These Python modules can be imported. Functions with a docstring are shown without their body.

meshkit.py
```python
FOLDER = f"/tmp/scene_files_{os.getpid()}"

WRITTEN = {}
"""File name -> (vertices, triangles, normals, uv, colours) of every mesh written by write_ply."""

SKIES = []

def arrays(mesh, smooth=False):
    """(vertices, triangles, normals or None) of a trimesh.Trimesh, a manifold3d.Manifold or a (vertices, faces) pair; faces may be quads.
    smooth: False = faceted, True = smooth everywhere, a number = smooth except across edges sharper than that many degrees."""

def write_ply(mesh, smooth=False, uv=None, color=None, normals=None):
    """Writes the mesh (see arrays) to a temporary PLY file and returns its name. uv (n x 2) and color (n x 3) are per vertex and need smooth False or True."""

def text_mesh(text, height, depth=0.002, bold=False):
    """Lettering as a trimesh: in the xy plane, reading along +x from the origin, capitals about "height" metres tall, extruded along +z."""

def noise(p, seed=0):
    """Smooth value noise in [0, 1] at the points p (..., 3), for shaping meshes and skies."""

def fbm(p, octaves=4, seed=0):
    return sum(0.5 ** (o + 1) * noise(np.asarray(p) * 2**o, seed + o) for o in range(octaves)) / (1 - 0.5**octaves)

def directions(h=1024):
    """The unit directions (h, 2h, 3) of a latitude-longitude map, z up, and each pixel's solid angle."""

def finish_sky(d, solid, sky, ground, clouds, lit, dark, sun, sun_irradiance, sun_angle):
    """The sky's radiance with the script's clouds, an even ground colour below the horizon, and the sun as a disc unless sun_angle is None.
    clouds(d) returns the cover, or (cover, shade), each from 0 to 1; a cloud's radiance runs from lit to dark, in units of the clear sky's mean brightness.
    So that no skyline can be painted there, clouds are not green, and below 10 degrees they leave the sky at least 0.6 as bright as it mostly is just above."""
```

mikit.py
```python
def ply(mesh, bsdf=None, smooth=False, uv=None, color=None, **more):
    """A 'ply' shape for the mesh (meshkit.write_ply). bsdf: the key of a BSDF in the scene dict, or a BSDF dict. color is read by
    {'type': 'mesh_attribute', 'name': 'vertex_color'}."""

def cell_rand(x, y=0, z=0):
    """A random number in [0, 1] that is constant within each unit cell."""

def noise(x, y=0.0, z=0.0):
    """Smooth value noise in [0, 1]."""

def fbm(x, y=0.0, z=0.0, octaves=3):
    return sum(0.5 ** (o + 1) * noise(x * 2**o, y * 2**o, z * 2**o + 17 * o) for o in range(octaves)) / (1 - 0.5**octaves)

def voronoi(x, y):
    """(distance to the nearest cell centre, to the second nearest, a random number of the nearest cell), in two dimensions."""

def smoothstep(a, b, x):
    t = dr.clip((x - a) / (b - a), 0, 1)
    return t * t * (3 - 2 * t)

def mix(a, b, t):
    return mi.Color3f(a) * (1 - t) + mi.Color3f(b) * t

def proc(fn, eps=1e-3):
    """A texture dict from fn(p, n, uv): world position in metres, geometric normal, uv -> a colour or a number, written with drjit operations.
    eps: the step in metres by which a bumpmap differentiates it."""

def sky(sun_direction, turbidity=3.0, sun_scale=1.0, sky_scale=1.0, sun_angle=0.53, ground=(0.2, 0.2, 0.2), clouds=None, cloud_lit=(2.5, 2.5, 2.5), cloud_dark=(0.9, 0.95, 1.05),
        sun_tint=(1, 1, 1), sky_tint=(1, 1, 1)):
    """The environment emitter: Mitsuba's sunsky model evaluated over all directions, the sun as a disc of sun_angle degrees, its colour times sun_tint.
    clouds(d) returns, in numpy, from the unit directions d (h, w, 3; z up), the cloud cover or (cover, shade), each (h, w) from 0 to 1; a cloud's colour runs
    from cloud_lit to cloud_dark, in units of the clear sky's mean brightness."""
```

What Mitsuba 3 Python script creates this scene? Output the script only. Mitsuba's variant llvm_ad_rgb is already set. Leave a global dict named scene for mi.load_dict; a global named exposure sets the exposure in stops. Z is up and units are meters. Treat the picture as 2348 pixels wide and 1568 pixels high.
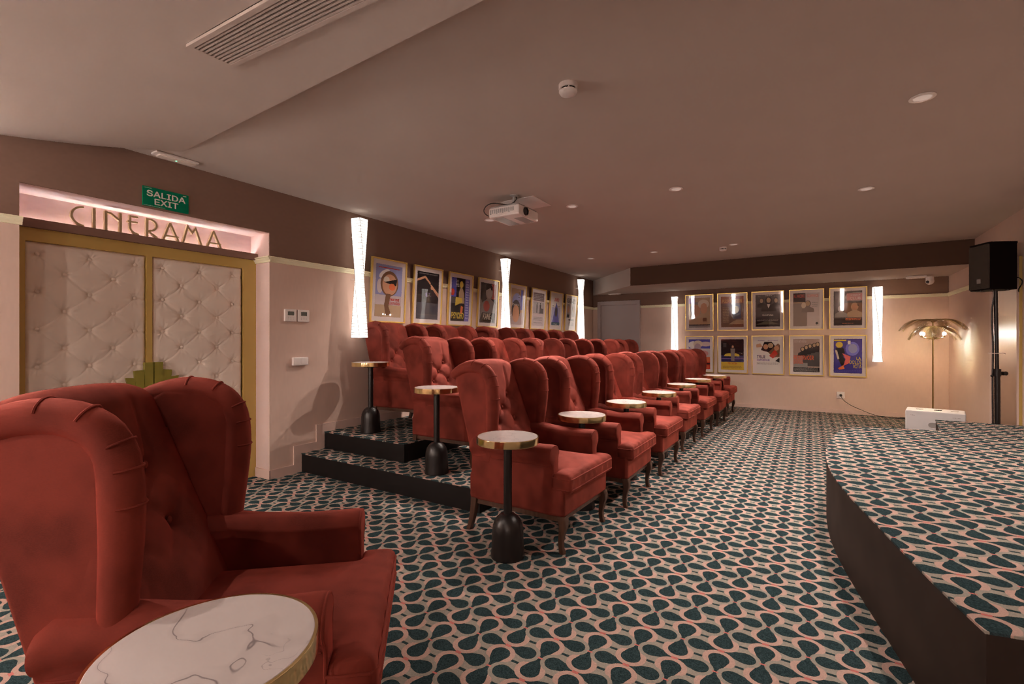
import math, random
import numpy as np
import trimesh
import mitsuba as mi
import drjit as dr
import mikit, meshkit
import manifold3d as m3
from shapely.geometry import Polygon, LineString, Point, box as sbox
from shapely.ops import unary_union
from scipy.spatial import Delaunay

random.seed(7)
rng = np.random.default_rng(7)
T = mi.ScalarTransform4f
PI = math.pi

# ------------------------------------------------------------------ camera, light levels, exposure
EYE = (0.0, 0.0, 1.3)
YAW = math.radians(32.05)
scene, labels = {}, {}
scene['camera'] = {'type': 'perspective', 'fov': 2 * math.degrees(math.atan(1174 / 1090.4)), 'fov_axis': 'x', 'near_clip': 0.02,
                   'to_world': T().look_at(origin=EYE, target=[-math.sin(YAW), math.cos(YAW), 1.3], up=[0, 0, 1])}
exposure = 0.36
LAMP_L = np.array([1.0, 0.90, 0.80]) * 1.25      # paper lamps in view
UNSEEN_SIDE_L = np.array([1.0, 0.88, 0.80]) * 55.0      # unseen paper lamp left of the padded door, set strong to light it
UNSEEN_REAR_L = np.array([1.0, 0.88, 0.80]) * 46.0      # unseen paper lamps behind the camera, set strong to light the room
DOWN_I = np.array([1.0, 0.84, 0.74]) * 12.0       # beams and faint glow added to the ceiling downlights
BULB_L = np.array([1.0, 0.74, 0.46]) * 780.0     # palm lamp bulbs
LED_L = np.array([1.0, 0.86, 0.91]) * 85.0        # strip behind the lettering

# ------------------------------------------------------------------ room measures (metres; x right, y along the left wall, z up)
XL, XR, YB, YF, ZC, ZR = -4.334, 1.956, 10.53, -3.4, 2.744, 2.10
P1, P2 = 0.185, 0.36                              # heights of the two seating platforms

# ------------------------------------------------------------------ materials
def mat(name, d, two=True):
    scene[name] = {'type': 'twosided', 'bsdf': d} if two else d
    return name

def rgb(*c):
    return {'type': 'rgb', 'value': list(c)}

def vary(base, amount, fx, fy=None, fz=None, oct=2):
    fy, fz = fy or fx, fz or fx
    base = list(base)
    def fn(p, n, uv):
        k = 1 + amount * (mikit.fbm(p.x * fx, p.y * fy, p.z * fz, octaves=oct) - 0.5) * 2
        return mi.Color3f(*base) * k
    return mikit.proc(fn)

def diffuse(name, c, amount=0.0, f=6.0, fy=None, fz=None):
    return mat(name, {'type': 'diffuse', 'reflectance': vary(c, amount, f, fy, fz) if amount else rgb(*c)})

def glossy(name, c, rough=0.4, spec=0.5, metallic=0.0, **k):
    return mat(name, {'type': 'principled', 'base_color': rgb(*c), 'roughness': rough, 'specular': spec, 'metallic': metallic, **k})

diffuse('m_wall', (0.61, 0.455, 0.385), 0.025, 60, 60, 12)
diffuse('m_band', (0.185, 0.118, 0.092), 0.05, 50, 50, 50)
diffuse('m_ceiling', (0.51, 0.44, 0.40), 0.03, 3)
diffuse('m_beam', (0.085, 0.052, 0.038), 0.04, 20)
diffuse('m_trim', (0.78, 0.74, 0.54))
diffuse('m_baseboard', (0.62, 0.46, 0.40))
diffuse('m_reveal', (0.66, 0.51, 0.47))
diffuse('m_niche', (0.66, 0.54, 0.55), 0.05, 14, 14, 40)
glossy('m_riser', (0.006, 0.005, 0.005), 0.5, 0.18)
mat('m_stage_side', {'type': 'principled', 'base_color': vary((0.020, 0.013, 0.010), 0.35, 6), 'roughness': 0.6, 'specular': 0.2})
glossy('m_mustard', (0.52, 0.36, 0.105), 0.35, 0.4)
glossy('m_olive', (0.22, 0.20, 0.035), 0.35, 0.4)
mat('m_leather', {'type': 'principled', 'base_color': vary((0.80, 0.70, 0.605), 0.05, 9), 'roughness': 0.5, 'specular': 0.4})
glossy('m_door_grey', (0.33, 0.27, 0.27), 0.35, 0.5)
glossy('m_brass', (0.95, 0.78, 0.40), 0.13, 0.5, 1.0)
glossy('m_frame_gold', (0.72, 0.52, 0.17), 0.3, 0.5, 0.75)
glossy('m_letter_gold', (0.44, 0.345, 0.20), 0.35, 0.5, 0.25)
glossy('m_black', (0.006, 0.005, 0.005), 0.34, 0.45)
glossy('m_black_matte', (0.005, 0.003, 0.003), 0.8, 0.08)
glossy('m_white', (0.76, 0.69, 0.66), 0.4, 0.5)
glossy('m_white_box', (0.62, 0.60, 0.60), 0.4, 0.5)
glossy('m_mount_grey', (0.30, 0.28, 0.27), 0.35, 0.5)
glossy('m_dark_slot', (0.010, 0.007, 0.006), 0.8, 0.1)  # near black, stands in for shade in slots and gaps
glossy('m_steel', (0.56, 0.48, 0.44), 0.33, 0.5, 1.0)
diffuse('m_mat_board', (0.66, 0.60, 0.60))
mat('m_print', {'type': 'diffuse', 'reflectance': {'type': 'mesh_attribute', 'name': 'vertex_color'}})
scene['m_glass'] = {'type': 'thindielectric', 'int_ior': 1.5}
glossy('m_lens', (0.02, 0.02, 0.03), 0.08, 0.8)
diffuse('m_sign_green', (0.006, 0.145, 0.075))
diffuse('m_sign_white', (0.72, 0.68, 0.64))
diffuse('m_rib', (0.16, 0.14, 0.12))
glossy('m_display', (0.10, 0.11, 0.10), 0.2, 0.5)
glossy('m_palm', (0.36, 0.26, 0.125), 0.3, 0.5, 0.85)
diffuse('m_downlight', (0.74, 0.66, 0.60))

def wood_fn(p, n, uv):
    g = mikit.fbm(p.x * 60, p.y * 60, p.z * 6, octaves=3)
    return mikit.mix((0.026, 0.012, 0.008), (0.070, 0.034, 0.020), g)
mat('m_wood', {'type': 'principled', 'base_color': mikit.proc(wood_fn), 'roughness': 0.35, 'specular': 0.5})

def velvet_fn(p, n, uv):
    a = mikit.fbm(p.x * 9, p.y * 9, p.z * 7, octaves=3)
    b = mikit.noise(p.x * 420, p.y * 420, p.z * 420)
    k = 0.74 + 0.52 * mikit.smoothstep(0.28, 0.72, a) + 0.16 * (b - 0.5)
    return mi.Color3f(0.108, 0.0185, 0.0125) * k
mat('m_velvet', {'type': 'principled', 'base_color': mikit.proc(velvet_fn), 'roughness': 0.8, 'specular': 0.1, 'sheen': 2.0, 'sheen_tint': 0.75})

def marble_fn(p, n, uv):
    w = mikit.fbm(p.x * 5, p.y * 5, p.z, octaves=3)
    q = mikit.fbm(p.x * 5.5 + 2.6 * w + 7, p.y * 5.5 - 2.2 * w, 3.0, octaves=4)
    v = dr.abs(q - 0.5)
    q2 = mikit.fbm(p.x * 11 - 2.4 * w, p.y * 11 + 3.0 * w + 4, 9.0, octaves=4)
    v2 = dr.abs(q2 - 0.52)
    m = mikit.fbm(p.x * 4 + 11, p.y * 4, 1.0, octaves=2)
    k = (1 - mikit.smoothstep(0.0, 0.008, v)) * mikit.smoothstep(0.42, 0.6, m) * 0.8 + (1 - mikit.smoothstep(0.0, 0.006, v2)) * mikit.smoothstep(0.45, 0.62, 1 - m) * 0.5
    k = k + (1 - mikit.smoothstep(0.0, 0.07, v)) * 0.13
    return mikit.mix((0.46, 0.41, 0.395), (0.17, 0.145, 0.15), dr.clip(k, 0, 1))
mat('m_marble', {'type': 'principled', 'base_color': mikit.proc(marble_fn), 'roughness': 0.28, 'specular': 0.5})

CU, CV, CX0, CY0 = 0.1556, 0.1478, -0.472, 2.1625
def carpet_fn(p, n, uv):
    u, v = (p.x - CX0) / CU, (p.y - CY0) / CV
    i, j = dr.floor(u), dr.floor(v)
    fu, fv = u - i, v - j
    s = i + j
    odd = (s - 2 * dr.floor(s * 0.5)) > 0.5
    fu = dr.select(odd, 1 - fu, fu)
    c = 0.405
    gap = dr.abs(fu - 0.5) + dr.abs(fv - 0.5)
    kind = dr.select(gap < 0.36, mi.Float(1), mi.Float(0))              # 0 dark, 1 grey, 2 pink, 3 red
    def disc(kind, cx, cy, tx, ty, col, R, r, ring_only=False):
        dx, dy = fu - cx, fv - cy
        d = dr.sqrt(dx * dx + dy * dy)
        y = dx * tx + dy * ty                                            # along the tail
        x = dr.abs(dx * ty - dy * tx)
        r2, h = 0.085, 0.50                                              # teardrop: round end r, tail end r2 at distance h
        bb = (r - r2) / h
        aa = math.sqrt(1 - bb * bb)
        k = -bb * x + aa * y
        sd = dr.select(k < 0, d - r, dr.select(k > aa * h, dr.sqrt(x * x + dr.square(y - h)) - r2, aa * x + bb * y - r))
        if ring_only:
            return dr.select((d < R) & (sd > 0) & (y < 0.35 * R), mi.Float(col), kind)
        kind = dr.select(d < R, mi.Float(col), kind)
        return dr.select(sd < 0, mi.Float(0), kind)
    gd = ((c, 0.0, 1, 0), (1 - c, 1.0, -1, 0))
    pd = ((0.0, 1 - c, 0, -1), (1.0, c, 0, 1))
    for q in gd:
        kind = disc(kind, *q, 1.0, 0.368, 0.252)
    for q in pd:
        kind = disc(kind, *q, 2.0, 0.398, 0.256)
    for q in gd:
        kind = disc(kind, *q, 1.0, 0.368, 0.252, True)
    bar = (dr.abs(fu - 0.5) < 0.105) & (dr.abs(fv - 0.5) < 0.045)
    kind = dr.select(bar, mi.Float(0), kind)
    eA = dr.minimum(dr.maximum(fu / 0.075, fv / 0.028), dr.maximum((1 - fu) / 0.075, (1 - fv) / 0.028))
    eB = dr.minimum(dr.maximum((1 - fu) / 0.085, fv / 0.05), dr.maximum(fu / 0.085, (1 - fv) / 0.05))
    kind = dr.select((eA < 1) | (eB < 1), mi.Float(3), kind)
    nz = mikit.noise(p.x * 330, p.y * 330, p.z * 330)
    col = mi.Color3f(0.023, 0.039, 0.043) * (0.6 + 0.8 * nz)
    col = dr.select(kind > 0.5, mi.Color3f(0.252, 0.232, 0.200), col)
    col = dr.select(kind > 1.5, mi.Color3f(0.400, 0.272, 0.232), col)
    col = dr.select(kind > 2.5, mi.Color3f(0.430, 0.140, 0.125), col)
    return col * (0.88 + 0.24 * nz)
mat('m_carpet', {'type': 'diffuse', 'reflectance': mikit.proc(carpet_fn)})

# ------------------------------------------------------------------ mesh helpers
def cat(ms):
    return trimesh.util.concatenate(ms)

def box(x0, x1, y0, y1, z0, z1):
    m = trimesh.creation.box((x1 - x0, y1 - y0, z1 - z0))
    m.apply_translation(((x0 + x1) / 2, (y0 + y1) / 2, (z0 + z1) / 2))
    return m

def man(m):
    q = m.to_mesh()
    return trimesh.Trimesh(q.vert_properties[:, :3], q.tri_verts, process=False)

def hull_s(points, r, seg=20):
    """hull of balls; points n x 3, r scalar or list"""
    rs = np.broadcast_to(r, len(points))
    return m3.Manifold.batch_hull([m3.Manifold.sphere(float(q), seg).translate(tuple(map(float, p))) for p, q in zip(points, rs)])

def rbox(x0, x1, y0, y1, z0, z1, r, seg=16):
    return man(hull_s([(x, y, z) for x in (x0 + r, x1 - r) for y in (y0 + r, y1 - r) for z in (z0 + r, z1 - r)], r, seg))

def cyl(p0, p1, r, n=20, r1=None):
    p0, p1 = np.asarray(p0, float), np.asarray(p1, float)
    return tube([p0, p1], [r, r if r1 is None else r1], n)

def loft(rings, cap=True):
    rings = [np.asarray(r, float) for r in rings]
    n, k = len(rings[0]), len(rings)
    v = np.vstack(rings)
    a = np.arange(n); b = (a + 1) % n
    f = []
    for i in range(k - 1):
        o, q = i * n, (i + 1) * n
        f.append(np.stack([o + a, o + b, q + b], 1)); f.append(np.stack([o + a, q + b, q + a], 1))
    if cap:
        v = np.vstack([v, rings[0].mean(0), rings[-1].mean(0)])
        c0, c1 = len(v) - 2, len(v) - 1
        f.append(np.stack([b, a, np.full(n, c0)], 1))
        o = (k - 1) * n
        f.append(np.stack([o + a, o + b, np.full(n, c1)], 1))
    m = trimesh.Trimesh(v, np.vstack(f), process=False)
    if m.volume < 0:
        m.invert()
    return m

def tube(pts, r, n=10, closed=False):
    pts = np.asarray(pts, float)
    k = len(pts)
    rs = np.broadcast_to(r, k)
    d = np.gradient(pts, axis=0) if not closed else np.roll(pts, -1, 0) - np.roll(pts, 1, 0)
    d /= np.linalg.norm(d, axis=1, keepdims=True) + 1e-12
    ref = np.array([0, 0, 1.0]) if abs(d[0][2]) < 0.9 else np.array([1.0, 0, 0])
    x = np.cross(ref, d[0]); x /= np.linalg.norm(x)
    rings = []
    a = np.arange(n) * 2 * PI / n
    for i in range(k):
        x = x - d[i] * (x @ d[i]); x /= np.linalg.norm(x)
        y = np.cross(d[i], x)
        rings.append(pts[i] + rs[i] * (np.cos(a)[:, None] * x + np.sin(a)[:, None] * y))
    if closed:
        rings.append(rings[0])
    return loft(rings, cap=not closed)

def lathe(profile, n=32, center=(0, 0, 0)):
    a = np.arange(n) * 2 * PI / n
    rings = [np.stack([max(r, 1e-5) * np.cos(a) + center[0], max(r, 1e-5) * np.sin(a) + center[1], np.full(n, z + center[2])], 1) for r, z in profile]
    return loft(rings)

def spline(pts, n):
    from scipy.interpolate import CubicSpline
    pts = np.asarray(pts, float)
    t = np.r_[0, np.cumsum(np.linalg.norm(np.diff(pts, axis=0), axis=1))]
    return CubicSpline(t, pts)(np.linspace(0, t[-1], n))

def extr(poly, h, M=None):
    polys = getattr(poly, 'geoms', [poly])
    m = cat([trimesh.creation.extrude_polygon(g, h, engine='earcut') for g in polys])
    if M is not None:
        m.apply_transform(M)
    return m

def frame_mat(u, v, n, o):
    M = np.eye(4)
    M[:3, 0], M[:3, 1], M[:3, 2], M[:3, 3] = u, v, n, o
    return M

def lean(M, deg):
    """leans a hung frame forward about its lower edge"""
    c, s = math.cos(math.radians(deg)), math.sin(math.radians(deg))
    return M @ np.array([[1, 0, 0, 0], [0, c, -s, 0], [0, s, c, 0], [0, 0, 0, 1.0]])

def on_left(y, z, x=XL):    # local (u right, v up, n out) on the left wall
    return frame_mat((0, 1, 0), (0, 0, 1), (1, 0, 0), (x, y, z))

def on_back(x, z, y=YB):
    return frame_mat((1, 0, 0), (0, 0, 1), (0, -1, 0), (x, y, z))

def on_right(y, z, x=XR):
    return frame_mat((0, -1, 0), (0, 0, 1), (-1, 0, 0), (x, y, z))

def slab_yz(poly, x0, x1):
    """poly in (y, z) extruded from x0 to x1"""
    return extr(poly, abs(x1 - x0), on_left(0, 0, min(x0, x1)))

def slab_xy(poly, z0, z1):
    m = extr(poly, z1 - z0); m.apply_translation((0, 0, z0)); return m

def slab_xz(poly, y0, y1):
    """poly in (x, z) extruded from y1 towards -y down to y0"""
    return extr(poly, y1 - y0, on_back(0, 0, y1))

def pillow(poly, z0, z1, r, crown=0.0, step=0.02):
    """a soft flat cushion over poly: rounded edges of radius r, crowned top"""
    ring = np.array(poly.exterior.coords)[:-1]
    L = poly.exterior.length
    nb = int(L / (step * 0.8))
    bp = np.array([poly.exterior.interpolate(i / nb, normalized=True).coords[0] for i in range(nb)])
    x0, y0, x1, y1 = poly.bounds
    gx, gy = np.meshgrid(np.arange(x0, x1, step), np.arange(y0, y1, step))
    inner = poly.buffer(-step * 0.35)
    extra = []
    for d in (0.15 * r, 0.4 * r, 0.75 * r):
        ex = poly.buffer(-d).exterior
        extra += [ex.interpolate(i / nb, normalized=True).coords[0] for i in range(nb)]
    cand = [p for p in zip(gx.ravel(), gy.ravel()) if poly.buffer(-r).contains(Point(p))]
    pts = np.vstack([bp, np.array(extra), np.array(cand)])
    tri = Delaunay(pts).simplices
    cen = pts[tri].mean(1)
    import shapely
    keep = shapely.contains_xy(poly, cen[:, 0], cen[:, 1])
    tri = tri[keep]
    d = shapely.distance(shapely.points(pts), poly.exterior)
    d[:nb] = 0
    t = np.clip(d / r, 0, 1)
    rise = r * np.sqrt(1 - (1 - t) ** 2)
    dm = d.max()
    bulge = crown * np.sin(np.clip(d / dm, 0, 1) * PI / 2)
    top = np.c_[pts, z1 - r + rise + bulge]
    bot = np.c_[pts, z0 + r - rise]
    n = len(pts)
    def orient(tr, up):
        a, b, c = pts[tr[:, 0]], pts[tr[:, 1]], pts[tr[:, 2]]
        cr = (b[:, 0] - a[:, 0]) * (c[:, 1] - a[:, 1]) - (b[:, 1] - a[:, 1]) * (c[:, 0] - a[:, 0])
        flip = (cr < 0) if up else (cr > 0)
        tr = tr.copy(); tr[flip] = tr[flip][:, ::-1]
        return tr
    i = np.arange(nb); j = (i + 1) % nb
    side = np.vstack([np.stack([i + n, j + n, j], 1), np.stack([i + n, j, i], 1)])
    m = trimesh.Trimesh(np.vstack([top, bot]), np.vstack([orient(tri, True), orient(tri, False) + n, side]), process=False)
    trimesh.repair.fix_normals(m)
    return m, top[:nb], bot[:nb]

# ------------------------------------------------------------------ scene helpers
PLACES = {}
def numbered(name, parent=None):
    full = f'{parent}__{name}' if parent else name
    if full not in PLACES and full not in scene and full not in labels:
        PLACES[full] = 1; return full
    k = 1
    while f'{full}_{k:03d}' in PLACES:
        k += 1
    full = f'{full}_{k:03d}'
    PLACES[full] = 1
    return full

def put(name, mesh, bsdf, parent=None, smooth=False, world=None, label=None, category=None, group=None, kind=None, shape=None, **more):
    key = numbered(name, parent)
    d = dict(shape) if shape is not None else mikit.ply(mesh, bsdf, smooth=smooth, **more)
    if world is not None:
        d['to_world'] = T(np.asarray(world, float))
    scene[key] = d
    tag(key, label, category, group, kind)
    return key

def thing(name, label, category, group=None, kind=None):
    key = numbered(name)
    tag(key, label, category, group, kind)
    return key

def tag(key, label=None, category=None, group=None, kind=None):
    e = {k: v for k, v in dict(label=label, category=category, group=group, kind=kind).items() if v}
    if e:
        labels.setdefault(key, {}).update(e)

def struct(name, mesh, bsdf, label, parent=None, smooth=False):
    return put(name, mesh, bsdf, parent, smooth=smooth, label=label, kind=None if parent else 'structure')

def xform(x, y, z, rot=0.0):
    c, s = math.cos(rot), math.sin(rot)
    return np.array([[c, -s, 0, x], [s, c, 0, y], [0, 0, 1, z], [0, 0, 0, 1.0]])

class Proto:
    """parts built once, placed many times"""
    def __init__(self):
        self.parts = []
    def add(self, name, mesh, bsdf, sub=None, smooth=30, kind=None, label=None):
        self.parts.append((name, mikit.ply(mesh, bsdf, smooth=smooth), sub, kind, label))
        return len(self.parts) - 1
    def place(self, name, world, label, category, group=None):
        t = thing(name, label, category, group)
        keys = []
        for nm, shape, sub, kind, lab in self.parts:
            keys.append(put(nm, None, None, t if sub is None else keys[sub], shape=shape, world=world, kind=kind, label=lab))
        return t

# ------------------------------------------------------------------ room shell
struct('floor', box(XL - 0.4, XR + 0.1, YF, YB, -0.05, 0.0), 'm_carpet', 'floor carpeted with interlocking pink, grey and dark teal teardrops')
DY0, DY1, DZ = 0.916, 2.598, 2.335                # door opening in the left wall
hole = sbox(DY0, -0.1, DY1, DZ)
struct('wall_left', slab_yz(sbox(YF, 0, YB, ZR - 0.02).difference(hole), XL - 0.012, XL), 'm_wall', 'long left wall in pale beige pink below the rail')
struct('upper_band', slab_yz(sbox(YF, ZR - 0.02, YB, ZC).difference(hole), XL - 0.012, XL), 'm_band', 'brown painted band above the rail on the left wall', 'wall_left')
rv = [box(XL - 0.36, XL - 0.012, DY0 - 0.05, DY0, 0, DZ + 0.05), box(XL - 0.36, XL - 0.012, DY1, DY1 + 0.05, 0, DZ + 0.05)]
struct('door_reveal', rv[0], 'm_reveal', None, 'wall_left'); struct('door_reveal', rv[1], 'm_reveal', None, 'wall_left')
struct('niche_ceiling', box(XL - 0.36, XL - 0.012, DY0, DY1, DZ, DZ + 0.05), 'm_reveal', None, 'wall_left')
struct('niche_back', box(XL - 0.37, XL - 0.32, DY0, DY1, 2.05, DZ), 'm_niche', 'grained mauve board at the back of the lit niche', 'wall_left')
struct('wall_back', box(XL - 0.1, XR + 0.1, YB, YB + 0.1, 0, ZR - 0.02), 'm_wall', 'far wall in pale beige pink that carries two rows of posters')
struct('upper_band', box(XL - 0.1, XR + 0.1, YB, YB + 0.1, ZR - 0.02, ZC), 'm_band', 'brown painted band above the rail on the far wall', 'wall_back')
struct('wall_right', box(XR, XR + 0.1, YF, YB, 0, ZR - 0.02), 'm_wall', 'right wall in pale beige pink beside the stage')
struct('upper_band', box(XR, XR + 0.1, YF, YB, ZR - 0.02, ZC), 'm_wall', 'pinkish upper part of the right wall above the rail', 'wall_right')
struct('wall_front', box(XL - 0.1, XR + 0.1, YF - 0.1, YF, 0, ZR - 0.02), 'm_wall', 'wall behind the camera in pale beige pink')
struct('upper_band', box(XL - 0.1, XR + 0.1, YF - 0.1, YF, ZR - 0.02, ZC), 'm_band', 'brown painted band on the wall behind the camera', 'wall_front')
struct('ceiling', box(XL - 0.45, XR + 0.1, YF, YB, ZC, ZC + 0.05), 'm_ceiling', 'flat taupe pink ceiling of the cinema')

# lower ceiling panel above the near part of the room: a skin that folds down from the ceiling
nx, ny = 60, 40
xs = np.r_[np.linspace(XL, -4.03, 8), np.linspace(-3.9, XR, nx - 8)]
def edge(x):
    if x < -4.03:
        t = (x - XL) / (-4.03 - XL)
        return 1.459 + t * (1.735 - 1.459), ZC - 0.001
    return 1.735 - 0.100 * (x + 4.03), ZC - 0.001 - 0.060 * (x + 4.03)
V = []
for x in xs:
    ye, ze = edge(x)
    sl = 0.25 * math.exp(-((x - XL) / 1.1) ** 2) + 0.015
    for t in np.linspace(0, 1, ny):
        y = ye + (YF - ye) * t
        dd = ye - y
        V.append((x, y, ze - 0.36 * (1 - math.exp(-sl * dd / 0.36))))
V = np.array(V); n = len(V)
F = []
for i in range(len(xs) - 1):
    for j in range(ny - 1):
        a, b = i * ny + j, (i + 1) * ny + j
        F += [(a, b, b + 1), (a, b + 1, a + 1)]
top = V.copy(); top[:, 2] = ZC + 0.01
F2 = [(a + n, c + n, b + n) for a, b, c in F]
S = []
for i in range(len(xs) - 1):
    a, b = i * ny, (i + 1) * ny
    S += [(a, a + n, b + n), (a, b + n, b)]
struct('lower_ceiling', trimesh.Trimesh(np.vstack([V, top]), F + F2 + S, process=False), 'm_ceiling', 'lower ceiling panel sloping down over the entrance', 'ceiling', smooth=40)

# boxed beam along the far wall, its left end cut on the slant
BY, BZ = 9.075, 2.394
foot = Polygon([(XL, YB), (-2.96, BY), (XR, BY), (XR, YB)])
struct('boxed_beam', slab_xy(foot, BZ, ZC), 'm_ceiling', 'boxed beam along the far wall with a slanted left end', 'ceiling')
struct('beam_front', box(-2.96, XR, BY - 0.006, BY, BZ, ZC), 'm_beam', 'dark brown front of the boxed beam', 'ceiling')

# seating platforms and stage: carpet on top, dark sides
def platform(name, poly, z, lab, side='m_riser'):
    struct(name, slab_xy(poly, 0.0, z - 0.008), side, lab)
    struct('carpet', slab_xy(poly.buffer(0.004, join_style=2), z - 0.008, z), 'm_carpet', 'patterned carpet on top', name)
platform('seating_platform', sbox(XL, 2.925, -2.12, 10.0), P1, 'low black sided platform that carries the second row of chairs')
up = sbox(XL, 3.19, -3.17, 9.9)
struct('seating_platform_001', slab_xy(up, P1, P2 - 0.008), 'm_riser', 'upper black sided platform that carries the last row of chairs')
struct('carpet', slab_xy(up.buffer(0.004, join_style=2), P2 - 0.008, P2), 'm_carpet', 'patterned carpet on top', 'seating_platform_001')
curve = spline([(0.435, 1.905), (0.375, 2.17), (0.275, 2.70), (0.172, 3.28), (0.118, 3.75), (0.105, 4.10), (0.118, 4.55), (0.175, 5.05), (0.262, 5.52), (0.345, 5.74)], 40)
outline = [tuple(p) for p in curve] + [(0.50, 5.84), (0.68, 5.90), (1.046, 5.97), (1.155, 6.79), (XR, 6.74), (XR, 2.22)]
platform('stage', Polygon(outline), 0.46, 'raised stage with a curved dark brown front and patterned carpet top', 'm_stage_side')

# rails, baseboards
prof = Polygon([(0, -0.042), (0.012, -0.042), (0.014, -0.026), (0.024, -0.014), (0.026, -0.004), (0.034, 0.0), (0.034, 0.010), (0, 0.010)])   # (out, up)
def rail(name, p0, p1, out, lab):
    p0, p1, out = np.array(p0, float), np.array(p1, float), np.array(out, float)
    d = p1 - p0; L = np.linalg.norm(d); d /= L
    M = frame_mat(out, (0, 0, 1), np.cross(out, (0, 0, 1)), p0)
    if np.dot(M[:3, 2], d) < 0:
        M[:3, 3] = p1
    struct(name, extr(prof, L, M), 'm_trim', lab)
rail('trim_1', (XL, DY1 - 0.005, ZR), (XL, YB, ZR), (1, 0, 0), 'cream picture rail along the left wall')
rail('trim_2', (XL, YF, ZR), (XL, DY0 + 0.012, ZR), (1, 0, 0), 'cream picture rail left of the padded door')
rail('trim_3', (XL - 0.26, DY1, ZR), (XL + 0.03, DY1, ZR), (0, -1, 0), 'cream picture rail turning into the door recess')
rail('trim_4', (XL, YB, ZR), (-4.20, YB, ZR), (0, -1, 0), 'short cream picture rail left of the grey door')
rail('trim_5', (-3.20, YB, ZR), (XR, YB, ZR), (0, -1, 0), 'cream picture rail along the far wall')
rail('trim_6', (XR, YB, ZR), (XR, 8.34, ZR), (-1, 0, 0), 'cream picture rail on the right wall')
bb = Polygon([(2.60, 0), (2.925, 0), (2.925, P1), (3.19, P1), (3.19, P2), (YB, P2), (YB, P2 + .085), (3.095, P2 + .085), (3.095, P1 + .085), (2.84, P1 + .085), (2.84, .085), (2.60, .085)])
struct('baseboard_left', slab_yz(bb, XL, XL + 0.014), 'm_baseboard', 'pink white baseboard stepping up the platforms along the left wall')
struct('reveal_end', box(XL - 0.22, XL + 0.014, DY1 - 0.014, DY1, 0, 0.085), 'm_baseboard', None, 'baseboard_left')
struct('baseboard_back', box(-3.19, XR, YB - 0.014, YB, 0, 0.07), 'm_baseboard', 'pink white baseboard under the posters of the far wall')
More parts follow.
